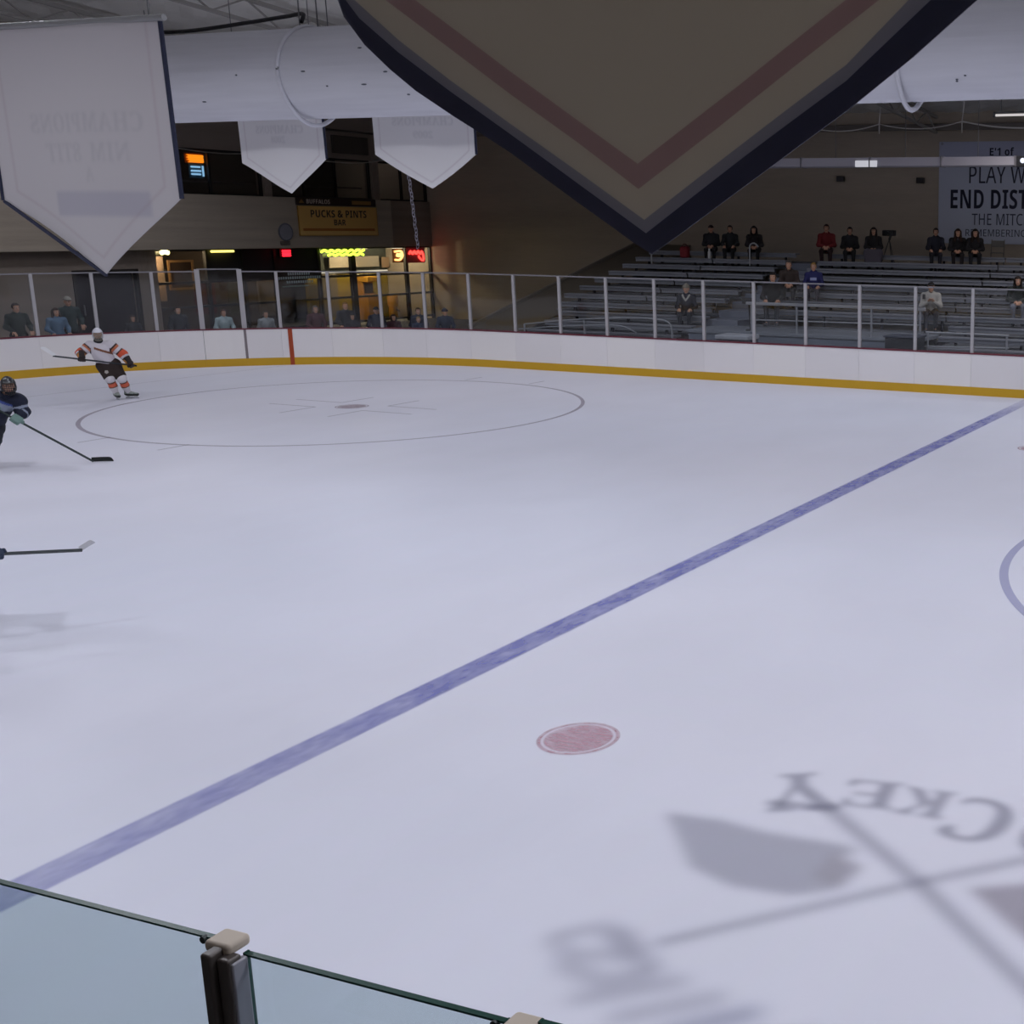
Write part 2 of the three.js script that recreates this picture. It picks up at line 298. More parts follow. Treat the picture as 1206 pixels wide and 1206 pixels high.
pane('window_2', -23.12, -18.62, 4.4, 5.78, [-20.1, -21.5], 4.78);
pane('window_3', -26, -23.45, 4.4, 5.78, [-24.7], 0);
// dark doorway left of the bar
{ const d = structGroup('door_1'); mesh('door_panel', rbox(WX - 0.2, WX - 0.14, 0, 2.14, -13.38, -11.52, 0.02), mat(0x1c1218, 0.9), d); mesh('door_frame', [box(WX - 0.1, WX + 0.03, 0, 2.2, -13.46, -13.38), box(WX - 0.1, WX + 0.03, 0, 2.2, -11.52, -11.44), box(WX - 0.1, WX + 0.03, 2.14, 2.22, -13.46, -11.44)], mat(0x2c2522, 0.7), d); mesh('door_handle', rod(V(WX - 0.08, 0.95, -11.75), V(WX - 0.08, 1.25, -11.75), 0.02), mat(0x888888, 0.4, { metalness: 0.8 }), d); }
// shop front of dark metal and glass
{
  const s = structGroup('window_4'), fr = mat(0x17151a, 0.5);
  const gm = new THREE.MeshPhysicalMaterial({ color: 0xdedede, roughness: 0.03, transmission: 1, thickness: 0, ior: 1.5 });
  const zs = [-14.12, -15.95, -17.3, -18.55, -20.42, -21.98, -24.65, -25.98], rows = [0, 0.12, 1.0, 1.75, 2.73];
  zs.forEach((z, i) => mesh('mullion', box(WX - 0.2, WX - 0.08, 0, 2.74, z - (i === 5 ? 0.11 : i === 6 ? 0.07 : 0.05), z + (i === 5 ? 0.11 : 0.05)), fr, s));
  for (let i = 0; i + 1 < zs.length; i++) for (let r = 1; r < rows.length; r++) {
    const dark = i >= 1 && i <= 3 && r === 4;
    mesh('transom', box(WX - 0.19, WX - 0.09, rows[r] - 0.035, rows[r] + 0.035, zs[i + 1] + 0.05, zs[i] - 0.05), fr, s);
    if (r > 1) mesh(dark ? 'dark_panel' : 'glass_pane', dark ? box(WX - 0.16, WX - 0.13, rows[r - 1], rows[r], zs[i + 1], zs[i]) : box(WX - 0.146, WX - 0.142, rows[r - 1] + 0.03, rows[r] - 0.03, zs[i + 1] + 0.05, zs[i] - 0.05), dark ? mat(0x1d1c20, 0.6) : gm, s);
  }
}
function glow(color, k) { return new THREE.MeshStandardMaterial({ color: 0x111111, emissive: color, emissiveIntensity: k, roughness: 0.6 }); }
// inside the bar: lamps, posters, shelves
{
  const lamps = [[-36.4, 2.66, -15.3, 6, 0xffe0b0], [-36.6, 2.66, -19.2, 4, 0xffe4c0], [-36.1, 2.66, -23.4, 11, 0xffe6b0], [-36.1, 2.66, -25.2, 3.5, 0xfff0c8]];
  lamps.forEach(([x, y, z, k, c], i) => {
    const t = thing('ceiling_light', ['small lit ceiling lamp at the left end of the bar', 'lit ceiling lamp over the bar doors', 'lit ceiling lamp over the yellow bar counter', 'lit ceiling lamp at the right end of the bar'][i], 'lamp', [x, y, z]);
    mesh('housing', rbox(-0.3, 0.3, 0.02, 0.08, -0.12, 0.12, 0.01), mat(0x999999, 0.5), t); mesh('diffuser', rbox(-0.28, 0.28, -0.005, 0.02, -0.1, 0.1, 0.01), glow(c, 2.2), t);
    const l = new THREE.PointLight(c, k, 0, 2); l.position.set(0, -0.12, 0); l.castShadow = true; l.shadow.radius = 5; t.add(l);
  });
  const tube1 = thing('shelf_light', 'thin white light strip over the yellow wall behind the bar', 'lamp', [-37.2, 1.76, -24]);
  mesh('diffuser', rbox(0, 0.06, 0, 0.05, -1.9, 1.9, 0.01), glow(0xfff3d8, 1.4), tube1); mesh('bracket', box(-0.04, 0.0, 0, 0.06, -1.92, 1.92), mat(0x777777, 0.5), tube1);
  { const l = new THREE.RectAreaLight(0xfff0d0, 3, 0.06, 3.8); l.rotation.set(-Math.PI / 2, 0, 0); l.position.set(0.09, -0.02, 0); tube1.add(l); }
  // pictures and boards on the bar's back wall
  const put = (name, label, cat, x, y0, y1, z0, z1, c, frame) => { const t = thing(name, label, cat, [x, (y0 + y1) / 2, (z0 + z1) / 2]); const h = (y1 - y0) / 2, w = Math.abs(z1 - z0) / 2;
    mesh('sheet', rbox(0, 0.02, -h, h, -w, w, 0.005), mat(c, 0.8), t); if (frame) mesh('frame', [box(0, 0.05, h, h + 0.07, -w - 0.07, w + 0.07), box(0, 0.05, -h - 0.07, -h, -w - 0.07, w + 0.07), box(0, 0.05, -h, h, w, w + 0.07), box(0, 0.05, -h, h, -w - 0.07, -w)], mat(frame, 0.6), t); return t; };
  put('picture', 'dark picture in a wide tan frame at the bar', 'picture', -36.9, 1.5, 2.3, -16.9, -16.1, 0x3a2a22, 0xa07a50);
  put('poster', 'tall pale cream poster left of the tan frame', 'poster', -36.9, 1.1, 2.5, -15.9, -15.2, 0xb59c86);
  put('poster', 'dark red poster between the wide glass posts', 'poster', -36.9, 0.6, 1.6, -17.7, -16.9, 0x6a2026);
  put('poster', 'narrow green and tan poster beside the glass door post', 'poster', -36.9, 0.5, 1.8, -18.9, -18.2, 0x5b5a44);
  put('poster', 'plain tan poster left of the white door lettering', 'poster', -36.9, 0.4, 1.6, -20.3, -19.4, 0x7d7064);
  put('poster', 'plain tan poster right of the white door lettering', 'poster', -36.9, 0.2, 1.75, -23.0, -22.2, 0x857a6a);
  put('menu_board', 'light grey menu board high behind the bar', 'sign', -37.1, 1.95, 2.35, -25.4, -22.9, 0xa8a094);
  put('poster', 'tan poster on the lit menu wall', 'poster', -37.1, 1.9, 2.3, -25.95, -25.55, 0xa58a72);
  const cab = thing('arcade_cabinet', 'bright orange game cabinet behind the bar window', 'cabinet', [-36.6, 0, -24.2]);
  mesh('body', [rbox(-0.3, 0.25, 0, 0.95, -0.28, 0.28, 0.03), rbox(-0.3, 0.02, 0.95, 1.45, -0.28, 0.28, 0.03)], mat(0xc88a1c, 0.6), cab); mesh('marquee', rbox(-0.25, 0.3, 1.42, 1.62, -0.3, 0.3, 0.03), mat(0xd8a030, 0.5), cab); mesh('screen', box(0.02, 0.04, 1.0, 1.36, -0.22, 0.22), mat(0x30281c, 0.3), cab);
  const dis = thing('drink_dispenser', 'yellow drink dispenser standing low behind the bar window', 'dispenser', [-36.2, 0, -25.0]);
  mesh('tank', new THREE.LatheGeometry([[0, 0.9], [0.2, 0.9], [0.2, 0.55], [0.14, 0.42], [0.17, 0.3], [0.17, 0.02], [0, 0.0]].map(([a, b]) => new THREE.Vector2(a, b)), 20), mat(0xd0941e, 0.4), dis); mesh('tap', rod(V(0.15, 0.35, 0), V(0.3, 0.3, 0), 0.03), mat(0x3a2a12, 0.5), dis);
}
// neon and lit signs
function neon(name, label, x, y, z, color, k, strokes, r, back) {
  const t = thing(name, label, 'sign', [x, y, z]);
  if (back) mesh('back_plate', rbox(-0.04, -0.015, -back[1], back[1], -back[0], back[0], 0.008), mat(back[2], 0.6), t);
  strokes.forEach((s) => mesh('neon_tube', tube(s.map(([a, b]) => V(0.02, b, -a)), r, s.length * 8, 6), glow(color, k), t));
  const l = new THREE.PointLight(color, 0.03, 0, 2); l.position.set(0.2, 0, 0); t.add(l);
  return t;
}
neon('exit_sign', 'small glowing red sign above the bar doors', WX - 0.0, 2.6, -18.95, 0xff2030, 2.6, [[[-0.16, 0.06], [0.16, 0.06]], [[-0.16, -0.02], [0.16, -0.02]], [[-0.16, -0.09], [0.16, -0.09]]], 0.035, [0.24, 0.14, 0x501016]);
const wig = (x0, x1, y, a, n) => Array.from({ length: n }, (_, i) => [x0 + (x1 - x0) * i / (n - 1), y + (i % 2 ? a : -a)]);
neon('neon_sign', 'yellow green neon sign at the top of the bar window', WX - 0.06, 2.55, -21.5, 0xc8f040, 3, [wig(-1.0, 1.0, 0.08, 0.03, 14), wig(-0.7, 0.95, -0.05, 0.025, 11)], 0.042);
neon('neon_sign', 'red neon sign in the right hand bar window', WX - 0.06, 2.42, -25.15, 0xff4038, 2.6, [wig(-0.4, 0.3, 0.1, 0.05, 8), [[0.3, 0.14], [0.36, 0.0], [0.34, -0.2], [0.15, -0.1], [0.1, -0.02]]], 0.04, [0.5, 0.28, 0x8a5058]);
neon('neon_sign', 'orange and white lit beer sign beside the red neon', WX - 0.06, 2.42, -24.2, 0xffc070, 2.4, [[[-0.2, 0.15], [0.15, 0.15], [0.2, 0.0], [0.05, -0.15], [-0.2, -0.15]], wig(-0.1, 0.2, 0.02, 0.05, 6)], 0.04, [0.28, 0.25, 0x7a4a2a]);
neon('lit_strip', 'pale yellow lit strip under the brown band at the bar', WX - 0.06, 2.68, -16.5, 0xf0e070, 2.2, [[[-0.42, 0], [0.42, 0]]], 0.035);
neon('lit_strip', 'bright yellow white lamp at the left corner of the bar', WX - 0.06, 2.66, -14.45, 0xfff0a0, 4, [[[-0.12, 0], [0, 0.03], [0.12, 0]]], 0.07);
neon('neon_sign', 'orange lit sign behind the upper left window', WX - 0.4, 5.5, -16.15, 0xff8a18, 2.8, [[[-0.28, 0.06], [0.28, 0.06]], [[-0.28, -0.02], [0.28, -0.02]], [[-0.25, -0.09], [0.28, -0.09]]], 0.045, [0.34, 0.15, 0x8a4a10]);
neon('neon_sign', 'blue white lit sign under the orange upper window sign', WX - 0.4, 5.12, -16.2, 0x9fd8ff, 1.6, [[[-0.22, 0.12], [0.1, 0.12]], [[0.2, 0.16], [0.2, -0.16]], [[-0.22, 0], [0.12, 0]], [[-0.22, -0.1], [0.1, -0.1]]], 0.028, [0.28, 0.22, 0x3c5a66]);
// the yellow bar sign with its dark strip above
{
  const t = thing('bar_sign', 'yellow bar sign with dark lettering on the brown band', 'sign', [WX + 0.52, 3.68, -20.82]);
  const draw = canvasTexture(1024, 300, (g, w, h) => { g.fillStyle = '#dcae62'; g.fillRect(0, 0, w, h); g.fillStyle = '#e4bc72'; g.fillRect(0, h - 44, w, 30); g.fillStyle = '#b06a28'; g.fillRect(40, h - 74, w - 80, 26); g.fillStyle = '#35271a'; g.textAlign = 'center'; g.font = 'bold 104px sans-serif'; g.fillText('PUCKS & PINTS', w / 2, 112, w - 80); g.font = 'bold 84px sans-serif'; g.fillText('BAR', w / 2, 194); });
  mesh('board', rbox(0, 0.05, -0.52, 0.46, -1.78, 1.76, 0.01), mat(0xa87c2c, 0.7), t);
  const face = new THREE.PlaneGeometry(3.5, 0.96); face.rotateY(Math.PI / 2); face.translate(0.054, -0.03, 0);
  mesh('lettering', face, new THREE.MeshPhysicalMaterial({ map: draw, roughness: 0.7 }), t);
  const u = thing('name_strip', 'dark sign strip with pale lettering above the yellow sign', 'sign', [WX + 0.52, 4.29, -20.8]);
  mesh('board', rbox(0, 0.05, -0.13, 0.12, -1.78, 1.78, 0.01), mat(0x3a2a22, 0.7), u);
  const dt = canvasTexture(1024, 76, (g, w, h) => { g.fillStyle = '#33251e'; g.fillRect(0, 0, w, h); g.fillStyle = '#c8bbb0'; g.font = 'bold 62px sans-serif'; g.textAlign = 'left'; g.fillText('BUFFALOS', 110, 60, 520); g.fillStyle = '#96703c'; g.beginPath(); g.moveTo(20, 56); g.lineTo(55, 16); g.lineTo(90, 56); g.fill(); g.fillRect(700, 20, 260, 40); });
  const f2 = new THREE.PlaneGeometry(3.52, 0.24); f2.rotateY(Math.PI / 2); f2.translate(0.054, -0.005, 0);
  mesh('lettering', f2, new THREE.MeshPhysicalMaterial({ map: dt, roughness: 0.7 }), u);
  const c = thing('round_sign', 'small round grey sign beside the yellow bar sign', 'sign', [WX + 0.52, 3.28, -18.47]);
  const cg = new THREE.CylinderGeometry(0.27, 0.27, 0.05, 28); cg.rotateZ(Math.PI / 2); cg.translate(0.03, 0, 0); mesh('disc', cg, mat(0x8f8f9a, 0.6), c);
  const rg = new THREE.TorusGeometry(0.27, 0.025, 8, 28); rg.rotateY(Math.PI / 2); rg.translate(0.05, 0, 0); mesh('rim', rg, mat(0x6c6c76, 0.5), c);
  const c2 = thing('wall_plate', 'small grey plate under the round sign', 'plate', [WX + 0.52, 2.93, -18.44]);
  mesh('plate', rbox(0, 0.03, -0.06, 0.06, -0.2, 0.2, 0.01), mat(0x6a625c, 0.7), c2); mesh('screw', rod(V(0.02, 0, -0.15), V(0.04, 0, -0.15), 0.015), mat(0x999999, 0.4), c2);
  const d = thing('door_lettering', 'white lettering block on the dark bar doors', 'lettering', [WX - 0.078, 1.68, -19.48]);
  const lt = canvasTexture(512, 180, (g, w, h) => { g.clearRect(0, 0, w, h); g.fillStyle = 'rgba(205,228,236,0.95)'; for (const [y, a, b] of [[14, 130, 390], [52, 20, 490], [92, 110, 400]]) for (let x = a; x < b; x += 26) g.fillRect(x, y, 19, 26); g.fillStyle = 'rgba(150,190,180,0.5)'; g.fillRect(60, 140, 300, 12); });
  const lg = new THREE.PlaneGeometry(1.9, 0.62); lg.rotateY(Math.PI / 2); mesh('print', lg, new THREE.MeshPhysicalMaterial({ map: lt, transparent: true, roughness: 0.6 }), d);
}
// ================================================================== overhead: air duct, trusses, lamps, cables, banners
{
  const R0 = 0.755, A = V(-34.2, 6.085, -4), B = V(24, 6.46, -4);
  const duct = thing('air_duct', 'huge white fabric air duct running the length of the ice', 'duct');
  const dt = dataTexture(1024, 256, (u, v) => { const n = 232 + 12 * fbm(u * 40, v * 6, 3, 4) + 8 * fbm(u * 6, v * 2, 9, 3); return [n, n, n + 2]; });
  const dm = new THREE.MeshPhysicalMaterial({ color: 0xe6e6ea, map: dt, roughness: 0.75 });
  const seams = [-34.2, -29.0, -18.55, -7.4, 2.4, 12.9, 24], dir = B.clone().sub(A).normalize(), at = (x) => A.clone().lerp(B, (x - A.x) / (B.x - A.x));
  for (let i = 0; i + 1 < seams.length; i++) {
    const a = at(seams[i]), b = at(seams[i + 1]), L = b.distanceTo(a), g = new THREE.CylinderGeometry(R0, R0, L, 56, 40, true), p = g.attributes.position;
    for (let k = 0; k < p.count; k++) { const x = p.getX(k), y = p.getY(k), z = p.getZ(k), an = Math.atan2(z, x), d = Math.min(Math.abs(y + L / 2), Math.abs(y - L / 2)); const q = 1 + 0.008 * fbm(an * 1.5, y * 0.6 + i * 9, 2, 3) - 0.0 * d; p.setX(k, x * q); p.setZ(k, z * q); }
    g.computeVertexNormals(); g.applyQuaternion(new THREE.Quaternion().setFromUnitVectors(V(0, 1, 0), dir)); g.translate((a.x + b.x) / 2, (a.y + b.y) / 2, (a.z + b.z) / 2);
    mesh('duct_section', g, dm, duct);
    if (i) { // a loose joint that sags below the tube
      const pts = []; for (let k = 0; k <= 56; k++) { const t = k / 56 * Math.PI * 2, sag = Math.max(0, -Math.sin(t)) ** 3 * 0.1; pts.push(V(a.x + 0.05 * Math.sin(t), a.y + Math.sin(t) * (R0 + 0.012) - sag, a.z + Math.cos(t) * (R0 + 0.012))); }
      mesh('joint', new THREE.TubeGeometry(new THREE.CatmullRomCurve3(pts, true), 90, 0.038, 8, true), dm, duct);
    }
  }
  for (const x of [-29, -18.55, -7.4, 2.4, 12.9]) { const a = at(x); mesh('hanger', [rod(V(a.x, a.y + R0 - 0.02, a.z - 0.2), V(a.x, ceilY(-4.2) + 0.1, a.z - 0.2), 0.012, 6), rod(V(a.x, a.y + R0 - 0.02, a.z + 0.2), V(a.x, ceilY(-3.8) + 0.1, a.z + 0.2), 0.012, 6)], mat(0x666666, 0.6), duct); }
  // small dark marks and vents on the cloth
  const marks = []; seed = 91; for (let i = 0; i < 46; i++) { const a = at(-26 + rnd() * 24), t = -0.9 + rnd() * 1.5, s = new THREE.SphereGeometry(1, 6, 4); s.scale(0.02 + 0.045 * rnd(), 0.014, 0.01); s.rotateX(-t); s.translate(a.x, a.y + Math.sin(t) * R0 * 1.003, a.z + Math.cos(t) * R0 * 1.003); marks.push(s); }
  const mk = mesh('speck', marks, mat(0x60626a, 0.8), duct); mk.userData.kind = 'stuff'; mk.userData.label = 'small dark specks scattered over the duct cloth';
  tag(mesh('power_cable', tube([V(-22.8, 7.06, -4.35), V(-21.5, 7.03, -4.2), V(-20.0, 7.1, -4.1), V(-19.0, 7.15, -4.0), V(-18.45, 7.13, -3.8), V(-18.35, 6.98, -3.64)], 0.035, 40, 6), mat(0x1c1c20, 0.6)), 'black cable lying along the top of the white duct', 'cable');
}
// roof trusses
{
  const steel = mat(0xa8a59f, 0.6, { metalness: 0.2 });
  const make = (x, i) => {
    const t = thing('roof_truss', ['pale steel roof truss across the left end of the rink', 'pale steel roof truss over the far corner circle', 'pale steel roof truss crossing above the blue line', 'pale steel roof truss over the middle of the bleachers', 'pale steel roof truss at the right of the bleachers', 'pale steel roof truss over the near middle of the rink'][i], 'truss', [x, 0, 0]);
    const top = (z) => ceilY(z) - 0.14, bot = (z) => ceilY(z) - 0.62;
    for (const [a, b] of [[WZ + 0.2, RIDGE_Z], [RIDGE_Z, NZ - 0.2]]) { mesh('top_chord', bar(V(0, top(a), a), V(0, top(b), b), 0.09, 0.09), steel, t); mesh('bottom_chord', bar(V(0, bot(a), a), V(0, bot(b), b), 0.08, 0.08), steel, t);
      const n = 12; for (let k = 0; k < n; k++) { const z0 = a + (b - a) * k / n, z1 = a + (b - a) * (k + 1) / n, zm = (z0 + z1) / 2; mesh('web', [bar(V(0, bot(z0), z0), V(0, top(zm), zm), 0.035, 0.035), bar(V(0, top(zm), zm), V(0, bot(z1), z1), 0.035, 0.035)], steel, t); } }
  };
  [-31, -25.5, -20, -14.5, -9, -3.5].forEach(make);
  const pipes = [[[-30, 7.75, -11.6], [-19, 7.8, -11.0], 0.06, 0x2c2e30, 'dark pipe running high above the white duct'], [[-33, 7.9, -12.4], [-23, 7.7, -12.0], 0.08, 0xb8b5ad, 'pale conduit high above the left part of the duct'], [[-22.5, 7.7, -8.4], [-20.6, 7.5, -7.4], 0.05, 0x2c2e30, 'short dark stub pipe slanting above the duct']];
  for (const [a, b, r, c, l] of pipes) tag(mesh('ceiling_pipe', rod(V(...a), V(...b), r, 10), mat(c, 0.6)), l, 'pipe');
}
// high bay lamps over the ice
{
  let proto;
  const { rows, x0, x1, step, below } = HIGH_BAY, nth = ['first', 'second', 'third', 'fourth', 'fifth', 'sixth', 'seventh', 'eighth', 'ninth', 'tenth', 'eleventh'];
  rows.forEach((z, r) => { const y = ceilY(z) - below; let n = 0; for (let x = x0; x <= x1 + 0.01; x += step) {
    const label = `round high bay lamp, ${nth[n++]} from the left end, ${['far', 'middle', 'near'][r]} row`, group = ['far row of high bay lamps', 'middle row of high bay lamps', 'near row of high bay lamps'][r];
    let t;
    if (!proto) {
      t = proto = thing('high_bay_lamp', label, 'lamp', [x, y, z], 0, group);
      mesh('reflector', new THREE.LatheGeometry([[0.24, 0.0], [0.2, 0.12], [0.11, 0.24], [0.09, 0.36], [0, 0.38], [0, 0.34], [0.07, 0.33], [0.1, 0.23], [0.18, 0.12], [0.225, 0.0], [0.24, 0]].map(([a, b]) => new THREE.Vector2(a, b)), 28), mat(0x9a9a9c, 0.5, { metalness: 0.4 }), t);
      const d = new THREE.CylinderGeometry(0.19, 0.19, 0.02, 28); d.translate(0, 0.06, 0); mesh('lens', d, glow(0xffffff, 3), t);
      mesh('stem', rod(V(0, 0.37, 0), V(0, 0.98, 0), 0.012), mat(0x666666, 0.5), t);
    } else { t = proto.clone(); t.name = numbered('high_bay_lamp'); scene.add(t); t.position.set(x, y, z); tag(t, label, 'lamp', group); t.userData = { ...t.userData, label, group }; }
    const l = new THREE.SpotLight(HIGH_BAY.color, HIGH_BAY.candela, 0, HIGH_BAY.angle, HIGH_BAY.penumbra, 2);
    l.position.set(x, y - 0.02, z); l.target.position.set(x, 0, z); l.castShadow = true; l.shadow.radius = 14; l.name = 'lamp_light'; scene.add(l, l.target);
  } });
}
// long strip fitting over the bleachers: white reflector housing with one lit lens
{
  const t = thing('strip_light', 'long white strip light hanging over the bleachers', 'lamp', [-14.0, 5.47, -20]);
  t.rotation.z = 0.003;
  const prof = new THREE.Shape(); [[-0.15, 0.13], [0.15, 0.13], [0.2, -0.1], [0.16, -0.13], [-0.16, -0.13], [-0.2, -0.1]].forEach(([x, y], i) => (i ? prof.lineTo(x, y) : prof.moveTo(x, y)));
  for (let k = 0; k < 6; k++) { const a = -8.9 + k * 2.12, b = a + 2.1; const g = new THREE.ExtrudeGeometry(prof, { depth: b - a, bevelEnabled: false }); g.rotateY(Math.PI / 2); g.translate(a, 0, 0); mesh('housing', g, mat(0xb9b6c0, 0.45), t); mesh('clip', rbox(b - 0.01, b + 0.03, -0.14, 0.15, -0.205, 0.215, 0.006), mat(0x7c7a80, 0.5), t); if (k > 2) mesh('hanger', rod(V(a + 1, 0.1, 0), V(a + 1, ceilY(-20) - 5.47 + 0.1, 0), 0.01), mat(0x777777, 0.5), t); }
  mesh('lens', rbox(-0.86, -0.2, -0.125, 0.05, 0.17, 0.212, 0.01), glow(0xf4f4ff, 0.55), t);
  const l = new THREE.RectAreaLight(0xf4f4ff, 0.5, 0.66, 0.17); l.position.set(-0.53, -0.04, 0.225); l.rotation.y = Math.PI; t.add(l);
  const e = thing('junction_box', 'dark electrical box with a small bright spot at the strip light end', 'box', [-10.2, 5.5, -20]);
  mesh('body', rbox(-0.1, 0.42, -0.16, 0.12, -0.12, 0.12, 0.02), mat(0x2a2a2e, 0.6), e); const s = new THREE.SphereGeometry(0.07, 14, 10); s.translate(0.2, 0.0, 0.13); mesh('indicator', s, glow(0xe8ecff, 1.2), e);
}
// slim tube lamp under the eave at the right
for (const [x, l] of [[-9.2, 'slim lit tube light under the eave at the right edge of the view'], [-3.5, 'slim lit tube light under the eave, second from the bleachers'], [2.5, 'slim lit tube light under the eave, third from the bleachers']]) { const t = thing('tube_light', l, 'lamp', [x, 6.52, -18]); mesh('tube', rod(V(-1.05, 0, 0), V(1.6, 0.02, 0), 0.03, 10), glow(0xf2ecec, 0.7), t); mesh('holder', [rbox(-1.1, -1.04, -0.05, 0.09, -0.05, 0.05, 0.01), rbox(1.58, 1.64, -0.05, 0.09, -0.05, 0.05, 0.01), box(-1.1, 1.64, 0.05, 0.09, -0.03, 0.03)], mat(0x555555, 0.5), t); mesh('hanger', [rod(V(-0.9, 0.08, 0), V(-0.9, ceilY(-18) - 6.45, 0), 0.01), rod(V(1.4, 0.08, 0), V(1.4, ceilY(-18) - 6.45, 0), 0.01)], mat(0x666666, 0.5), t); const q = new THREE.RectAreaLight(0xf6eeea, 150, 2.6, 0.06); q.position.set(0.27, -0.06, 0); q.rotation.x = -Math.PI / 2; t.add(q); }
// sagging cables
{
  const sag = (a, b, d, r = 0.016, n = 9) => { const p = []; for (let i = 0; i < n; i++) { const u = i / (n - 1); p.push(V(a[0] + (b[0] - a[0]) * u, a[1] + (b[1] - a[1]) * u - d * 4 * u * (1 - u), a[2] + (b[2] - a[2]) * u)); } return tube(p, r, 30, 6); };
  const w = mat(0xd4d0cc, 0.6);
  const c = thing('support_cable', 'pale cable sagging between hangers along the eave of the bleachers', 'cable');
  mesh('span', sag([-20.3, 6.72, -22], [-17.6, 6.7, -22], 0.18), w, c); mesh('span', sag([-17.6, 6.7, -22], [-15.0, 6.68, -22], 0.2), w, c); mesh('span', sag([-15.0, 6.68, -22], [-12.42, 6.72, -22], 0.17), w, c); mesh('span', sag([-12.42, 6.72, -22], [-8.6, 6.72, -22], 0.21, 0.024), w, c);
  for (const x of [-17.6, -15.0, -12.42]) mesh('hanger', [rod(V(x, 6.4, -22), V(x, 6.72, -22), 0.016), rod(V(x, 6.72, -22), V(x + 0.16, 7.55, -21.8), 0.016)], w, c);
  const d = thing('support_cable', 'thin pale cable sagging across the upper bar windows', 'cable');
  mesh('span', sag([-34.4, 5.72, -14.6], [-34.4, 5.86, -18.6], 0.14), mat(0xa09c98, 0.5), d); mesh('span', sag([-34.4, 5.86, -18.6], [-34.4, 5.8, -23.2], 0.22), mat(0xa09c98, 0.5), d); mesh('span', sag([-34.4, 5.8, -23.2], [-34.4, 6.3, -25.9], 0.1), mat(0xa09c98, 0.5), d); for (const [y, z] of [[5.72, -14.6], [5.86, -18.6], [5.8, -23.2], [6.3, -25.9]]) mesh('anchor', rod(V(-34.995, y, z), V(-34.38, y, z), 0.02), mat(0x888888, 0.5), d);
  const h = thing('hanging_chain', 'loose pale chain hanging down in front of the bar', 'chain', [-25.26, 2.95, -14]);
  const link = new THREE.TorusGeometry(0.045, 0.013, 6, 12); link.scale(0.75, 1.5, 1);
  const N = 27; for (let i = 0; i < N; i++) { const g = link.clone(); g.rotateZ((i % 3 - 1) * 0.25); g.rotateY(i % 2 ? 1.3 : 0.2); g.translate(-0.22 * (i / N) ** 1.2 + 0.012 * Math.sin(i * 2.1), 0.07 + i * 0.105, 0); mesh('link', g, mat(0x8b8794, 0.5, { metalness: 0.3 }), h); }
  mesh('hook_rod', rod(V(-0.22, 0.07 + N * 0.105, 0), V(-0.3, ceilY(-14) - 2.95 - 0.1, 0), 0.01), mat(0x77747c, 0.5), h);
}
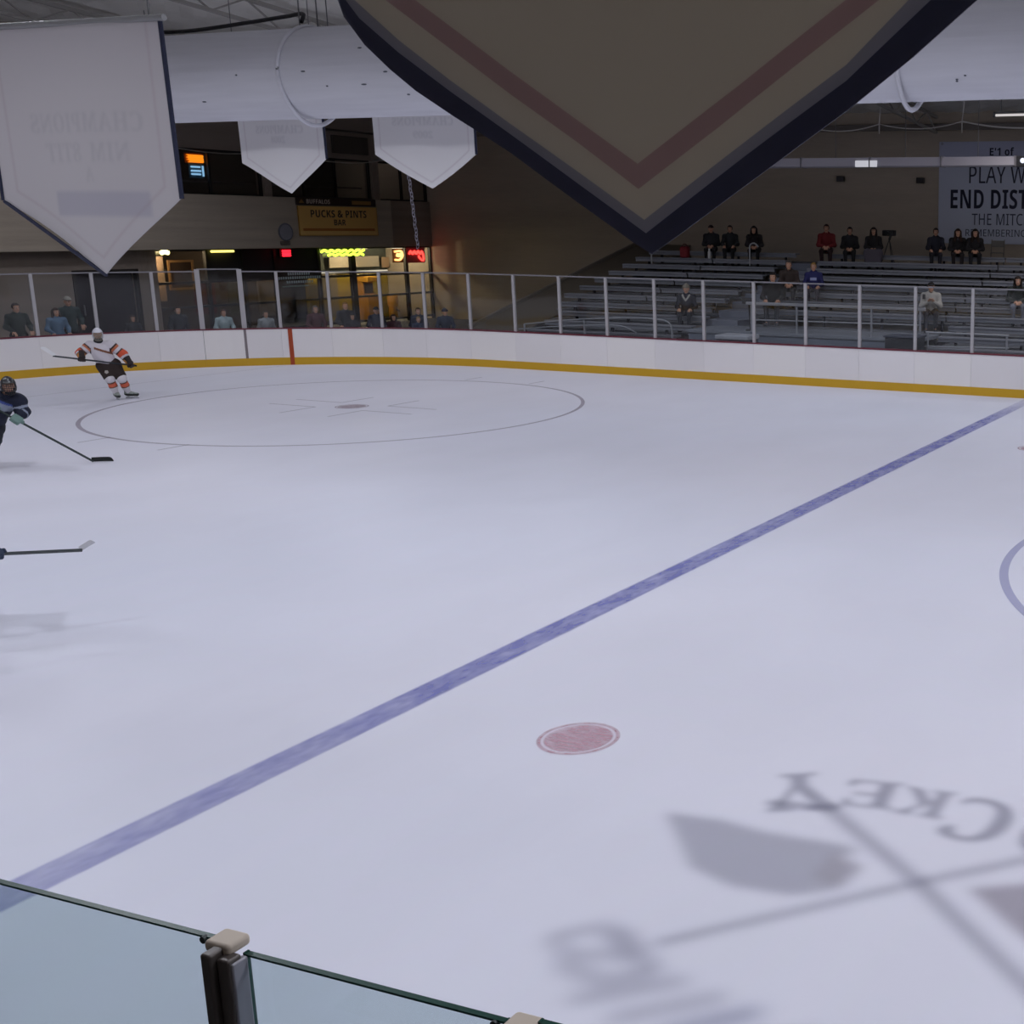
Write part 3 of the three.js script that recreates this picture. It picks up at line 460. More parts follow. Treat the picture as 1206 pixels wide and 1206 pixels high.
// ---- pennant banners
function banner(label, origin, pts, top, texture, opts = {}) {           // pts: lower outline from left to right, metres from the tip; top: height of the upper edge
  const t = thing('pennant_banner', label, 'banner', origin, 0, opts.group);
  const L = pts[0], Rr = pts[pts.length - 1];
  const NXs = 56, NYs = 40, pos = [], uv = [], idx = [];
  const low = (x) => { for (let i = 0; i + 1 < pts.length; i++) if (x <= pts[i + 1][0] + 1e-9) { const u = (x - pts[i][0]) / (pts[i + 1][0] - pts[i][0]); return pts[i][1] + (pts[i + 1][1] - pts[i][1]) * u; } return Rr[1]; };
  const xs = []; for (let i = 0; i <= NXs; i++) xs.push(L[0] + (Rr[0] - L[0]) * i / NXs);
  for (const p of pts) xs.push(p[0]); xs.sort((a, b) => a - b);
  const X = xs.filter((x, i) => i === 0 || x - xs[i - 1] > 1e-6), h0 = opts.bottom || 0;
  for (const side of [1, -1]) {
    const base = pos.length / 3;
    for (const x of X) for (let j = 0; j <= NYs; j++) { const y0 = low(x), y = y0 + (top - y0) * j / NYs, dz = (opts.wave ?? 0.03) * Math.sin(x * 3.1 + (opts.phase || 0)) * Math.min(1, 0.35 + (top - y) / 2) + (opts.curl ? opts.curl(x, y) : 0); pos.push(x, y, dz + side * 0.004); uv.push((x - L[0]) / (Rr[0] - L[0]), (y - h0) / (top - h0)); }
    for (let i = 0; i + 1 < X.length; i++) for (let j = 0; j < NYs; j++) { const a = base + i * (NYs + 1) + j, b = a + NYs + 1; side > 0 ? idx.push(a, b, b + 1, a, b + 1, a + 1) : idx.push(a, b + 1, b, a, a + 1, b + 1); }
    if (side < 0) { const n = X.length * (NYs + 1); const rim = (a, b) => idx.push(a, a + n, b + n, a, b + n, b); for (let i = 0; i + 1 < X.length; i++) { rim(i * (NYs + 1), (i + 1) * (NYs + 1)); rim((i + 1) * (NYs + 1) + NYs, i * (NYs + 1) + NYs); } for (let j = 0; j < NYs; j++) { rim(j + 1, j); rim((X.length - 1) * (NYs + 1) + j, (X.length - 1) * (NYs + 1) + j + 1); } }
  }
  const g = new THREE.BufferGeometry(); g.setAttribute('position', new THREE.Float32BufferAttribute(pos, 3)); g.setAttribute('uv', new THREE.Float32BufferAttribute(uv, 2)); g.setIndex(idx); g.computeVertexNormals();
  mesh('cloth', g, new THREE.MeshPhysicalMaterial({ map: texture, roughness: 1, transmission: opts.through ?? 0.3, thickness: 0, side: THREE.DoubleSide }), t);
  if (opts.hem) { const outline = [[L[0], top], ...pts, [Rr[0], top]]; const put = (q) => mesh('hem', q, mat(0x20243c, 0.8), t); for (let i = 0; i + 1 < outline.length; i++) { if (opts.skip && opts.skip.includes(i)) continue; const a = outline[i], b = outline[i + 1]; const z = (p) => (opts.wave ?? 0.03) * Math.sin(p[0] * 3.1 + (opts.phase || 0)) * Math.min(1, 0.35 + (top - p[1]) / 2); if (i === 0) put(rod(V(a[0] - 0.01, a[1], z(a)), V(b[0] - 0.01, b[1], z(b)), 0.022, 6)); else if (i === outline.length - 2) put(rod(V(a[0] + 0.01, a[1], z(a)), V(b[0] + 0.01, b[1], z(b)), 0.022, 6)); else put(rod(V(a[0], a[1] - 0.008, z(a)), V(b[0], b[1] - 0.008, z(b)), opts.hem, 6)); } }
  mesh('pole', rod(V(L[0] - 0.08, top + 0.02, 0), V(Rr[0] + 0.08, top + 0.02, 0), 0.03, 10), mat(0x8a8a8a, 0.5), t);
  const cy = ceilY(origin[2]) - origin[1];
  for (const x of [L[0] + 0.1, Rr[0] - 0.1]) mesh('cord', rod(V(x, top + 0.03, 0), V(x, cy + 0.1, 0), 0.008, 6), mat(0x777777, 0.7), t);
  return t;
}
function whiteCloth(ground, lines, bar, phase) {                            // back of a printed banner: the print shows through mirrored and pale
  return canvasTexture(512, 512, (g, W, H) => {
    g.fillStyle = ground; g.fillRect(0, 0, W, H);
    g.save(); g.translate(W, 0); g.scale(-1, 1); g.filter = 'blur(3px)';
    g.fillStyle = 'rgba(150,148,154,0.2)'; g.textAlign = 'center';
    for (const [txt, x, y, s, mw] of lines) { g.font = `bold ${s}px serif`; g.fillText(txt, W * x, H * y, mw || W * 0.8); }
    g.restore();
    if (bar) { g.filter = 'blur(3px)'; g.fillStyle = 'rgba(140,140,162,0.26)'; g.fillRect(W * bar[0], H * bar[1], W * (bar[2] - bar[0]), H * (bar[3] - bar[1])); g.filter = 'none'; }
    g.strokeStyle = 'rgba(170,150,158,0.26)'; g.lineWidth = 5; g.filter = 'blur(2px)';
    g.beginPath(); g.moveTo(W * 0.07, 0); for (const [x, y] of phase) g.lineTo(W * x, H * y); g.lineTo(W * 0.93, 0); g.stroke();
  });
}
// the big one close to the camera, seen from its dim side
{
  const PX = 2.36, X0 = -1.206, H0 = 0, TOP = 1.75;
  const N = [[-1.206, 0.86], [-1.175, 0.775], [-1.097, 0.681], [-1.0, 0.599], [-0.901, 0.527], [-0.755, 0.442], [-0.675, 0.399], [-0.534, 0.321], [-0.404, 0.239], [-0.276, 0.16], [-0.15, 0.085], [-0.071, 0.037], [0, 0], [0.103, 0.061], [0.409, 0.254], [0.694, 0.436], [0.896, 0.58], [1.087, 0.731], [1.15, 0.8]];
  const bands = [['#34344f', null], ['#8e8c92', [[-1.172, 0.84], [-1.11, 0.767], [-0.959, 0.652], [-0.759, 0.521], [-0.53, 0.381], [-0.273, 0.222], [-0.016, 0.065], [0.351, 0.303], [0.694, 0.519], [0.956, 0.737], [1.02, 0.8]]], ['#bab2a3', [[-1.126, 0.828], [-0.956, 0.693], [-0.756, 0.557], [-0.527, 0.414], [-0.271, 0.26], [-0.021, 0.108], [0.352, 0.346], [0.694, 0.565], [0.889, 0.74], [0.95, 0.8]]], ['#a78f8b', [[-1.0, 0.824], [-0.781, 0.679], [-0.521, 0.508], [-0.266, 0.352], [-0.039, 0.205], [0.264, 0.393], [0.694, 0.675], [0.799, 0.744], [0.86, 0.8]]], ['#bab2a3', [[-0.88, 0.819], [-0.516, 0.58], [-0.262, 0.421], [-0.039, 0.284], [0.34, 0.517], [0.694, 0.748], [0.76, 0.8]]]];
  const tex = canvasTexture(2048, 1518, (g, W, H) => {
    const P = ([x, y]) => [(x - X0) / PX * W, H - (y - H0) / (TOP - H0) * H];
    g.fillStyle = bands[0][0]; g.fillRect(0, 0, W, H);
    for (const [c, pts] of bands.slice(1)) { g.fillStyle = c; g.beginPath(); g.moveTo(...P([pts[0][0], 2])); pts.forEach((p) => g.lineTo(...P(p))); g.lineTo(...P([pts[pts.length - 1][0], 2])); g.closePath(); g.fill(); }
  });
  banner('large dim banner close to the camera with a navy border and red stripe', [-3.096, 3.615, 10.4], N, TOP, tex, { wave: 0.012, through: 0.5 });
}
banner('large white pennant banner hanging at the far left', [-12.448, 3.161, 5], [[-1.326, 0.692], [0, 0], [0.98, 0.72]], 2.3, whiteCloth('#ccc8ca', [['CHAMPIONS', 0.47, 0.42, 54], ['NIM  8TIT', 0.47, 0.54, 54, 300], ['A', 0.45, 0.62, 40]], [0.3, 0.66, 0.86, 0.76], [[0.075, 0.66], [0.575, 0.93], [0.93, 0.64]]), { hem: 0.018, skip: [2], wave: 0.05, phase: 1, through: 0.42 });
banner('smaller white pennant banner just behind the duct, left of the chain', [-20.241, 4.177, -5], [[-1.248, 0.565], [0, 0], [0.806, 0.633]], 2.2, whiteCloth('#f0eeee', [['CHAMPIONS', 0.5, 0.5, 46], ['2008', 0.5, 0.58, 40]], null, [[0.07, 0.7], [0.6, 0.95], [0.93, 0.68]]), { hem: 0.012, skip: [0, 1, 2], wave: 0.05, phase: 2, through: 0.08 });
banner('smaller white pennant banner behind the duct with the chain below', [-17.017, 4.278, -5], [[-1.245, 0.602], [0, 0], [1.011, 0.588]], 2.2, whiteCloth('#f0eeee', [['CHAMPIONS', 0.5, 0.5, 46], ['2009', 0.5, 0.6, 40]], null, [[0.07, 0.68], [0.55, 0.95], [0.93, 0.7]]), { hem: 0.01, skip: [0, 1, 2], wave: 0.05, phase: 3.4, through: 0.08 });
// ================================================================== bleachers, wall sign and what stands there
const seatY = (i) => 1.235 + 0.2 * i, seatZ = (i) => -16.55 - 0.8 * i;   // front edge and top of row i
{
  const alu = [0x858892, 0x7f828c, 0x8a8c95].map((c) => mat(c, 0.5, { metalness: 0.3 })), dark = mat(0x2c2a2e, 0.9), tread = mat(0x6d7077, 0.75);
  const b = thing('bleachers', 'long grey metal bleachers with plank rows behind the boards', 'bleachers');
  for (let i = -2; i <= 8; i++) {
    const y = seatY(i), z = seatZ(i), parts = i < 1 ? [[-22.6, -17.95], [-10.95, -5.6], [-5.55, 2]] : i === 1 ? [[-23.2, -18.2], [-16.95, -11.3], [-11.25, -5.6], [-5.55, 2]] : [[-23.6 , -20.8], [-20.75, -18.2], [-17.1, -11.3], [-11.25, -5.6], [-5.55, 2]];
    parts.forEach(([x0, x1], k) => {
      mesh('seat_plank', rbox(x0, x1, y - 0.05, y, z - 0.3, z, 0.012), alu[(i + k + 3) % 3], b);
      mesh('riser_plank', box(x0, x1, y - 0.135, y - 0.052, z - 0.06, z - 0.03), alu[(i + k + 4) % 3], b);
      mesh('foot_plank', box(x0, x1, y - 0.48, y - 0.435, z - 0.28, z + 0.42), tread, b);
      if (i > -2) for (let x = x0 + 0.4; x < x1; x += 1.7) mesh('bracket', box(x, x + 0.05, y - 0.42, y - 0.14, z - 0.2, z - 0.12), dark, b);
    });
  }
  mesh('top_deck', box(-23.6, 2, 2.42, 2.5, WZ + 0.002, -23.26), tread, b);
  for (let i = 0; i <= 8; i++) mesh('stair_step', rbox(-18.15, -17.15, seatY(i) - 0.52, seatY(i) - 0.3, seatZ(i) - 0.4, seatZ(i) + 0.44, 0.01), mat(0x6f7482, 0.75), b);
  for (const x of [-23.55, -18.22, -17.05, -11.27, -5.57]) mesh('side_beam', bar(V(x, 0.3, -15.0), V(x, 2.25, -23.3), 0.06, 0.16), dark, b);
}
// landing in front and its rail
{
  const l = thing('landing', 'grey raised landing in front of the middle bleacher rows', 'platform', [0, 0, 0]);
  mesh('deck', rbox(-17.85, -11.3, 0.9, 0.985, -17.0, -15.35, 0.01), mat(0x7b818c, 0.7), l); mesh('front_panel', box(-17.8, -11.35, 0.0, 0.9, -15.42, -15.38), mat(0x6f7786, 0.7), l);
  for (const x of [-17.7, -15.6, -13.5, -11.4]) mesh('leg', rod(V(x, 0, -16.9), V(x, 0.9, -16.9), 0.04), mat(0x555555, 0.6), l);
  const r = thing('guard_rail', 'pale metal guard rail along the front of the landing', 'rail'), m = mat(0x9da0a8, 0.45, { metalness: 0.3 });
  mesh('top_rail', rbox(-16.1, -11.15, 1.68, 1.76, -15.44, -15.38, 0.015), m, r);
  for (const x of [-15.95, -14.66, -12.6, -11.3]) mesh('post', rod(V(x, 0.985, -15.41), V(x, 1.69, -15.41), 0.03), m, r);
  mesh('mid_rail', rod(V(-15.95, 1.3, -15.41), V(-11.3, 1.33, -15.41), 0.018), m, r);
  const q = thing('hand_rail', 'pale low hand rail at the left end of the bleachers', 'rail');
  mesh('rail', tube([V(-22.4, 1.0, -14.6), V(-20.5, 1.2, -14.6), V(-18.4, 1.28, -14.6), V(-17.9, 1.18, -14.6), V(-17.85, 0.5, -14.6), V(-17.85, 0, -14.6)], 0.022, 50, 6), m, q); mesh('lower_rail', tube([V(-22.6, 0.86, -14.6), V(-21, 1.0, -14.6), V(-19.3, 1.05, -14.6), V(-18.9, 0.9, -14.6)], 0.018, 30, 6), m, q);
  mesh('post', rod(V(-22.4, 0, -14.6), V(-22.4, 1.0, -14.6), 0.025), m, q); mesh('post', rod(V(-20.5, 0, -14.6), V(-20.5, 1.2, -14.6), 0.025), m, q);
  const s = thing('hand_rail', 'pale short rail in front of the right bleacher rows', 'rail');
  mesh('rail', rod(V(-11.0, 1.2, -15.0), V(-8.9, 1.2, -15.0), 0.025), m, s); mesh('lower_rail', rod(V(-11.1, 0.86, -15.0), V(-8.9, 0.9, -15.0), 0.02), m, s); for (const x of [-10.95, -8.95]) mesh('post', rod(V(x, 0, -15.0), V(x, 1.2, -15.0), 0.025), m, s);
}
// brown ramp wall at the bleachers' left end
{
  const sh = new THREE.Shape(); [[-16.6, 0], [-16.6, 0.62], [-25.95, 2.98], [-25.95, 0]].forEach(([z, y], i) => (i ? sh.lineTo(z, y) : sh.moveTo(z, y)));
  const g = new THREE.ExtrudeGeometry(sh, { depth: 2.2, bevelEnabled: false }); g.rotateY(-Math.PI / 2); g.translate(-23.7, 0, 0);
  const r = struct('trim_4', g, mat(0x685f52, 0.9)); 
  struct('trim_5', bar(V(-25.85, 0.66, -16.6), V(-25.85, 3.02, -25.9), 0.1, 0.1), mat(0x7d766d, 0.8));
}
// large wall banner with its message
{
  const t = thing('wall_banner', 'large grey wall banner with dark message lettering above the bleachers', 'banner', [-14.44, 3.2, WZ + 0.03]);
  const W = 8.6, H = 3.22;
  mesh('sheet', box(0, W, 0, H, -0.02, 0.02), mat(0x8f95a6, 0.85), t);
  const tex = canvasTexture(2048, 767, (g, w, h) => { const k = w / W; g.fillStyle = '#c2c8da'; g.fillRect(0, 0, w, h); g.fillStyle = '#b4b8d0'; g.fillRect(0, 0, w, h * 0.18);
    g.fillStyle = '#22243a'; g.textBaseline = 'alphabetic'; g.textAlign = 'left';
    const put = (s, x, y, size, weight, sx) => { g.save(); g.translate(x * k, h - y * k); g.scale(sx, 1); g.font = `${weight} ${size * k * 1.38}px sans-serif`; g.fillText(s, 0, 0); g.restore(); };
    put("E'1 of", 1.68, 2.78, 0.24, 'bold', 0.95);
    put('PLAY WITH', 0.98, 1.92, 0.54, '', 0.78); put('END DISTRACTION', 0.36, 1.12, 0.6, 'bold', 0.72);
    g.fillStyle = '#3a3f55'; put('THE MITCH', 1.15, 0.6, 0.36, '', 0.8); put('REMEMBERING', 0.92, 0.24, 0.22, '', 1.0); });
  const f = new THREE.PlaneGeometry(W, H); f.translate(W / 2, H / 2, 0.024); mesh('print', f, new THREE.MeshPhysicalMaterial({ map: tex, roughness: 0.85 }), t);
  for (const x of [0.1, 2.9, 5.7, 8.5]) mesh('grommet', new THREE.TorusGeometry(0.03, 0.01, 6, 12).translate(x, H - 0.06, 0.03), mat(0x777777, 0.4), t);
}
for (const [x, y, l] of [[-17.9, 5.25, 'small dark speaker on the brown wall under the lit lens'], [-15.05, 5.2, 'small dark speaker at the left edge of the wall banner']]) { const t = thing('wall_speaker', l, 'speaker', [x, y, WZ]); mesh('cabinet', rbox(-0.13, 0.13, -0.09, 0.09, 0.05, 0.2, 0.02), mat(0x353234, 0.6), t); mesh('bracket', box(-0.04, 0.04, -0.04, 0.04, 0.0, 0.06), mat(0x444444, 0.5), t); mesh('grille', box(-0.1, 0.1, -0.07, 0.07, 0.2, 0.206), mat(0x3a383c, 0.8), t); }
// small things by the rail
{
  const c = thing('cooler_box', 'dark blue box with a pale lid by the glass', 'box', [-15.95, 0.0, -14.6]);
  mesh('body', rbox(-0.44, 0.44, 0.05, 0.86, -0.3, 0.3, 0.03), mat(0x262c44, 0.5), c); mesh('lid', rbox(-0.47, 0.47, 0.86, 0.98, -0.33, 0.33, 0.03), mat(0xa9adb8, 0.5), c); mesh('foot', [box(-0.42, -0.34, 0, 0.06, -0.28, 0.28), box(0.34, 0.42, 0, 0.06, -0.28, 0.28)], mat(0x222222, 0.6), c);
  const p = thing('mounted_camera', 'black camera on a thin pole behind the pale lidded box', 'camera', [-16.15, 0.985, -15.75]);
  mesh('pole', rod(V(0, 0, 0), V(-0.04, 0.72, 0), 0.025), mat(0x1c1c20, 0.5), p); mesh('body', rbox(-0.2, 0.12, 0.7, 0.84, -0.1, 0.1, 0.02), mat(0x17171b, 0.5), p); mesh('base', new THREE.CylinderGeometry(0.12, 0.14, 0.03, 16).translate(0, 0.015, 0), mat(0x1c1c20, 0.5), p);
  const b = thing('rubbish_bin', 'dark square bin behind the glass right of the landing', 'bin', [-11.45, 0.0, -14.75]);
  mesh('body', rbox(-0.42, 0.42, 0.02, 1.08, -0.3, 0.3, 0.03), mat(0x1c2028, 0.6), b); mesh('rim', rbox(-0.45, 0.45, 1.08, 1.13, -0.33, 0.33, 0.015), mat(0x3a4050, 0.6), b); mesh('wheel', rod(V(-0.4, 0.07, -0.28), V(0.4, 0.07, -0.28), 0.07), mat(0x151515, 0.7), b);
  const t = thing('video_camera', 'small black video camera on a tripod at the top row', 'camera', [-15.3, 2.5, -23.7]);
  mesh('body', rbox(-0.2, 0.2, 0.92, 1.1, -0.1, 0.14, 0.03), mat(0x131316, 0.5), t); mesh('head', rod(V(0, 0.8, 0), V(0.04, 0.93, 0), 0.04), mat(0x222222, 0.5), t); for (let k = 0; k < 3; k++) { const a = k * 2.09 + 0.5; mesh('leg', rod(V(0, 0.82, 0), V(Math.cos(a) * 0.28, 0, Math.sin(a) * 0.28), 0.014), mat(0x2a2a2c, 0.5), t); } mesh('lens', rod(V(0.0, 1.01, 0.14), V(0.0, 1.01, 0.24), 0.06, 14), mat(0x1d1d22, 0.3), t);
  const k = thing('folding_chair', 'pale folding chair standing empty on the top deck', 'chair', [-12.0, 2.5, -24.6], 0.2); const km = mat(0x77736e, 0.5);
  mesh('frame', [rod(V(-0.2, 0, 0.2), V(-0.2, 0.85, -0.18), 0.014), rod(V(0.2, 0, 0.2), V(0.2, 0.85, -0.18), 0.014), rod(V(-0.2, 0, -0.2), V(-0.2, 0.45, 0.15), 0.014), rod(V(0.2, 0, -0.2), V(0.2, 0.45, 0.15), 0.014)], km, k); mesh('seat', rbox(-0.2, 0.2, 0.43, 0.46, -0.15, 0.2, 0.01), km, k); mesh('backrest', rbox(-0.2, 0.2, 0.62, 0.82, -0.17, -0.13, 0.01), km, k);
  const w = thing('water_bottle', 'white drink bottle between the two leftmost people on the top row', 'bottle', [-20.95, 2.636, -22.3]);
  mesh('body', new THREE.LatheGeometry([[0, 0], [0.05, 0], [0.05, 0.2], [0.025, 0.25], [0.025, 0.28], [0, 0.28]].map(([a, b]) => new THREE.Vector2(a, b)), 14), mat(0xd8d8d8, 0.4), w); mesh('cap', new THREE.CylinderGeometry(0.03, 0.03, 0.04, 12).translate(0, 0.29, 0), mat(0xe8e8e8, 0.4), w);
  const g = thing('sports_bag', 'small dark red bag at the left end of the top row', 'bag', [-21.85, 2.636, -22.32]);
  mesh('body', rbox(-0.14, 0.14, 0, 0.36, -0.12, 0.12, 0.06), mat(0x7a1c26, 0.8), g); mesh('handle', new THREE.TorusGeometry(0.09, 0.014, 6, 14, Math.PI).translate(0, 0.35, 0), mat(0x4a1218, 0.8), g);
  for (const [x, l] of [[-19.35, 'thin pale rail post at the head of the stand stairs'], [-22.9, 'thin pale rail post at the left end of the top rows']]) { const p = thing('rail_post', l, 'post', [x, 2.44, -22.0]); mesh('tube', rod(V(0, 0, 0), V(0, 0.62, 0), 0.025), mat(0xa8aab0, 0.5), p); mesh('grip', tube([V(0, 0.6, 0), V(0.05, 0.68, 0), V(0.2, 0.7, 0.05), V(0.35, 0.6, 0.1)], 0.025, 14, 6), mat(0xa8aab0, 0.5), p); }
}
// ================================================================== people: distance fields meshed with surface nets
function surfaceNet(f, lo, hi, cell) {
  const n = [0, 1, 2].map((k) => Math.ceil((hi[k] - lo[k]) / cell) + 2), [nx, ny, nz] = n, val = new Float32Array(nx * ny * nz);
  let q = 0;
  for (let k = 0; k < nz; k++) for (let j = 0; j < ny; j++) for (let i = 0; i < nx; i++) val[q++] = f(lo[0] + i * cell, lo[1] + j * cell, lo[2] + k * cell);
  const id = new Int32Array(nx * ny * nz).fill(-1), pos = [], idx = [], sx = 1, sy = nx, sz = nx * ny;
  const C = [0, sx, sy, sx + sy, sz, sx + sz, sy + sz, sx + sy + sz], E = [[0, 1], [2, 3], [4, 5], [6, 7], [0, 2], [1, 3], [4, 6], [5, 7], [0, 4], [1, 5], [2, 6], [3, 7]];
  for (let k = 0; k + 1 < nz; k++) for (let j = 0; j + 1 < ny; j++) for (let i = 0; i + 1 < nx; i++) {
    const b = i + j * sy + k * sz; let m = 0; for (let c = 0; c < 8; c++) if (val[b + C[c]] < 0) m |= 1 << c;
    if (m === 0 || m === 255) continue;
    let x = 0, y = 0, z = 0, cnt = 0;
    for (const [a, c] of E) { const va = val[b + C[a]], vc = val[b + C[c]]; if ((va < 0) === (vc < 0)) continue; const t = va / (va - vc); x += (a & 1) + t * ((c & 1) - (a & 1)); y += ((a >> 1) & 1) + t * (((c >> 1) & 1) - ((a >> 1) & 1)); z += (a >> 2) + t * ((c >> 2) - (a >> 2)); cnt++; }
    id[b] = pos.length / 3; pos.push(lo[0] + (i + x / cnt) * cell, lo[1] + (j + y / cnt) * cell, lo[2] + (k + z / cnt) * cell);
  }
  const quad = (a, b, c, d, flip) => { if (a < 0 || b < 0 || c < 0 || d < 0) return; flip ? idx.push(a, c, b, a, d, c) : idx.push(a, b, c, a, c, d); };
  for (let k = 1; k + 1 < nz; k++) for (let j = 1; j + 1 < ny; j++) for (let i = 1; i + 1 < nx; i++) {
    const b = i + j * sy + k * sz, s = val[b] < 0;
    if (s !== (val[b + sx] < 0)) quad(id[b - sy - sz], id[b - sz], id[b], id[b - sy], !s);
    if (s !== (val[b + sy] < 0)) quad(id[b - sx - sz], id[b - sx], id[b], id[b - sz], !s);
    if (s !== (val[b + sz] < 0)) quad(id[b - sx - sy], id[b - sy], id[b], id[b - sx], !s);
  }
  const g = new THREE.BufferGeometry(), nor = new Float32Array(pos.length), e = cell * 0.4;
  for (let i = 0; i < pos.length; i += 3) { const [x, y, z] = [pos[i], pos[i + 1], pos[i + 2]]; let a = f(x + e, y, z) - f(x - e, y, z), b = f(x, y + e, z) - f(x, y - e, z), c = f(x, y, z + e) - f(x, y, z - e); const l = Math.hypot(a, b, c) || 1; nor[i] = a / l; nor[i + 1] = b / l; nor[i + 2] = c / l; }
  g.setAttribute('position', new THREE.Float32BufferAttribute(pos, 3)); g.setAttribute('normal', new THREE.BufferAttribute(nor, 3)); g.setIndex(idx); return g;
}
const cap3 = (a, b, ra, rb = ra) => { const bx = b[0] - a[0], by = b[1] - a[1], bz = b[2] - a[2], bb = bx * bx + by * by + bz * bz || 1e-9; return (x, y, z) => { const px = x - a[0], py = y - a[1], pz = z - a[2]; let t = (px * bx + py * by + pz * bz) / bb; t = t < 0 ? 0 : t > 1 ? 1 : t; const dx = px - bx * t, dy = py - by * t, dz = pz - bz * t; return Math.sqrt(dx * dx + dy * dy + dz * dz) - ra - (rb - ra) * t; }; };
const ell = (c, r) => { const m = Math.min(...r); return (x, y, z) => { const a = (x - c[0]) / r[0], b = (y - c[1]) / r[1], d = (z - c[2]) / r[2]; return (Math.sqrt(a * a + b * b + d * d) - 1) * m; }; };
const blend = (list, k) => (x, y, z) => { let d = 1e9; for (const f of list) { const e = f(x, y, z); const h = Math.max(k - Math.abs(d - e), 0) / k; d = Math.min(d, e) - h * h * k * 0.25; } return d; };
const cut = (f, g) => (x, y, z) => Math.max(f(x, y, z), -g(x, y, z));
const above = (y0) => (x, y) => y0 - y;                                  // negative above y0
function bounds(pts, r) { const lo = [1e9, 1e9, 1e9], hi = [-1e9, -1e9, -1e9]; for (const p of pts) for (let k = 0; k < 3; k++) { lo[k] = Math.min(lo[k], p[k] - r); hi[k] = Math.max(hi[k], p[k] + r); } return [lo, hi]; }
function colored(g, fn) { const p = g.attributes.position, c = new Float32Array(p.count * 3), col = new THREE.Color(); for (let i = 0; i < p.count; i++) { col.set(fn(p.getX(i), p.getY(i), p.getZ(i))); c[3 * i] = col.r; c[3 * i + 1] = col.g; c[3 * i + 2] = col.b; } g.setAttribute('color', new THREE.BufferAttribute(c, 3)); return g; }
const lerp3 = (a, b, t) => [a[0] + (b[0] - a[0]) * t, a[1] + (b[1] - a[1]) * t, a[2] + (b[2] - a[2]) * t];

// ---- a head with a face (origin at its middle, facing +z) and an open, slightly curled hand (wrist at the origin, fingers along -y, palm towards +z, thumb on +x)
const headField = (() => {
  const solid = blend([ell([0, 0.022, -0.012], [0.076, 0.098, 0.094]), ell([0, -0.055, 0.022], [0.055, 0.062, 0.064]), cap3([0, 0.022, 0.083], [0, -0.018, 0.104], 0.009, 0.014), cap3([-0.04, 0.034, 0.07], [0.04, 0.034, 0.07], 0.014), ell([0, -0.098, 0.058], [0.024, 0.018, 0.02]), cap3([-0.02, -0.057, 0.078], [0.02, -0.057, 0.078], 0.0075), ell([-0.077, -0.005, -0.012], [0.011, 0.03, 0.019]), ell([0.077, -0.005, -0.012], [0.011, 0.03, 0.019])], 0.02);
  const socket = cut(solid, (x, y, z) => Math.min(ell([-0.032, 0.012, 0.093], [0.017, 0.012, 0.014])(x, y, z), ell([0.032, 0.012, 0.093], [0.017, 0.012, 0.014])(x, y, z)));
  return (x, y, z) => Math.min(socket(x, y, z), ell([-0.032, 0.011, 0.076], [0.013, 0.011, 0.012])(x, y, z), ell([0.032, 0.011, 0.076], [0.013, 0.011, 0.012])(x, y, z));
})();
const faceColor = (x, y, z) => { const ex = Math.abs(x) - 0.032, d = Math.hypot(ex, y - 0.011); if (z > 0.074 && d < 0.0055) return '#2a1c14'; if (z > 0.07 && Math.hypot(ex, (y - 0.011) * 1.5) < 0.0125) return '#e8e0da'; if (z > 0.06 && Math.abs(y - 0.036) < 0.006 && Math.abs(ex) < 0.02) return '#4a3226'; if (z > 0.06 && Math.abs(y + 0.057) < 0.007 && Math.abs(x) < 0.024) return '#a85c50'; return '#c99a80'; };
const headGeo = colored(surfaceNet(headField, [-0.1, -0.13, -0.12], [0.1, 0.13, 0.13], 0.0065), faceColor);
const handGeo = (() => {
  const parts = [ell([0, -0.045, 0], [0.04, 0.055, 0.016]), cap3([0, 0.02, 0], [0, -0.03, 0], 0.026, 0.03)];
  const F4 = [[0.03, 0.07], [0.01, 0.08], [-0.011, 0.074], [-0.03, 0.058]];
  let f = blend(parts, 0.02);
  for (const [x, L] of F4) { const a = [x * 0.9, -0.085, 0], b = [x, -0.085 - L * 0.5, 0.008], c = [x, -0.085 - L * 0.82, 0.026], d = [x, -0.085 - L, 0.045]; const fin = blend([cap3(a, b, 0.0095, 0.0088), cap3(b, c, 0.0088, 0.008), cap3(c, d, 0.008, 0.007)], 0.004), g0 = f; f = (p, q, r) => { const u = g0(p, q, r), v = fin(p, q, r), k = 0.006, h = Math.max(k - Math.abs(u - v), 0) / k; return Math.min(u, v) - h * h * k * 0.25; }; }
  const th = blend([cap3([0.03, -0.025, 0.004], [0.056, -0.058, 0.018], 0.013, 0.011), cap3([0.056, -0.058, 0.018], [0.06, -0.09, 0.032], 0.0105, 0.0085)], 0.006), g1 = f;
  f = (p, q, r) => Math.min(g1(p, q, r), th(p, q, r));
  return colored(surfaceNet(f, [-0.06, -0.18, -0.03], [0.08, 0.05, 0.07], 0.0042), () => '#c99a80');
})();
function orient(g, o, down, fwd) { const y = V(...down).negate().normalize(), z = V(...fwd); z.addScaledVector(y, -z.dot(y)).normalize(); const x = y.clone().cross(z), m = new THREE.Matrix4().makeBasis(x, y, z).setPosition(...o); return g.clone().applyMatrix4(m); }
function flip(g) { const c = g.clone(); c.scale(-1, 1, 1); const i = c.index.array; for (let k = 0; k < i.length; k += 3) { const t = i[k]; i[k] = i[k + 1]; i[k + 1] = t; } const n = c.attributes.normal; return c; }
const handL = flip(handGeo);
const join = (list) => mergeGeometries(list.map((g) => { const c = g.toNonIndexed(); for (const a of Object.keys(c.attributes)) if (!['position', 'normal', 'color'].includes(a)) c.deleteAttribute(a); return c; }));

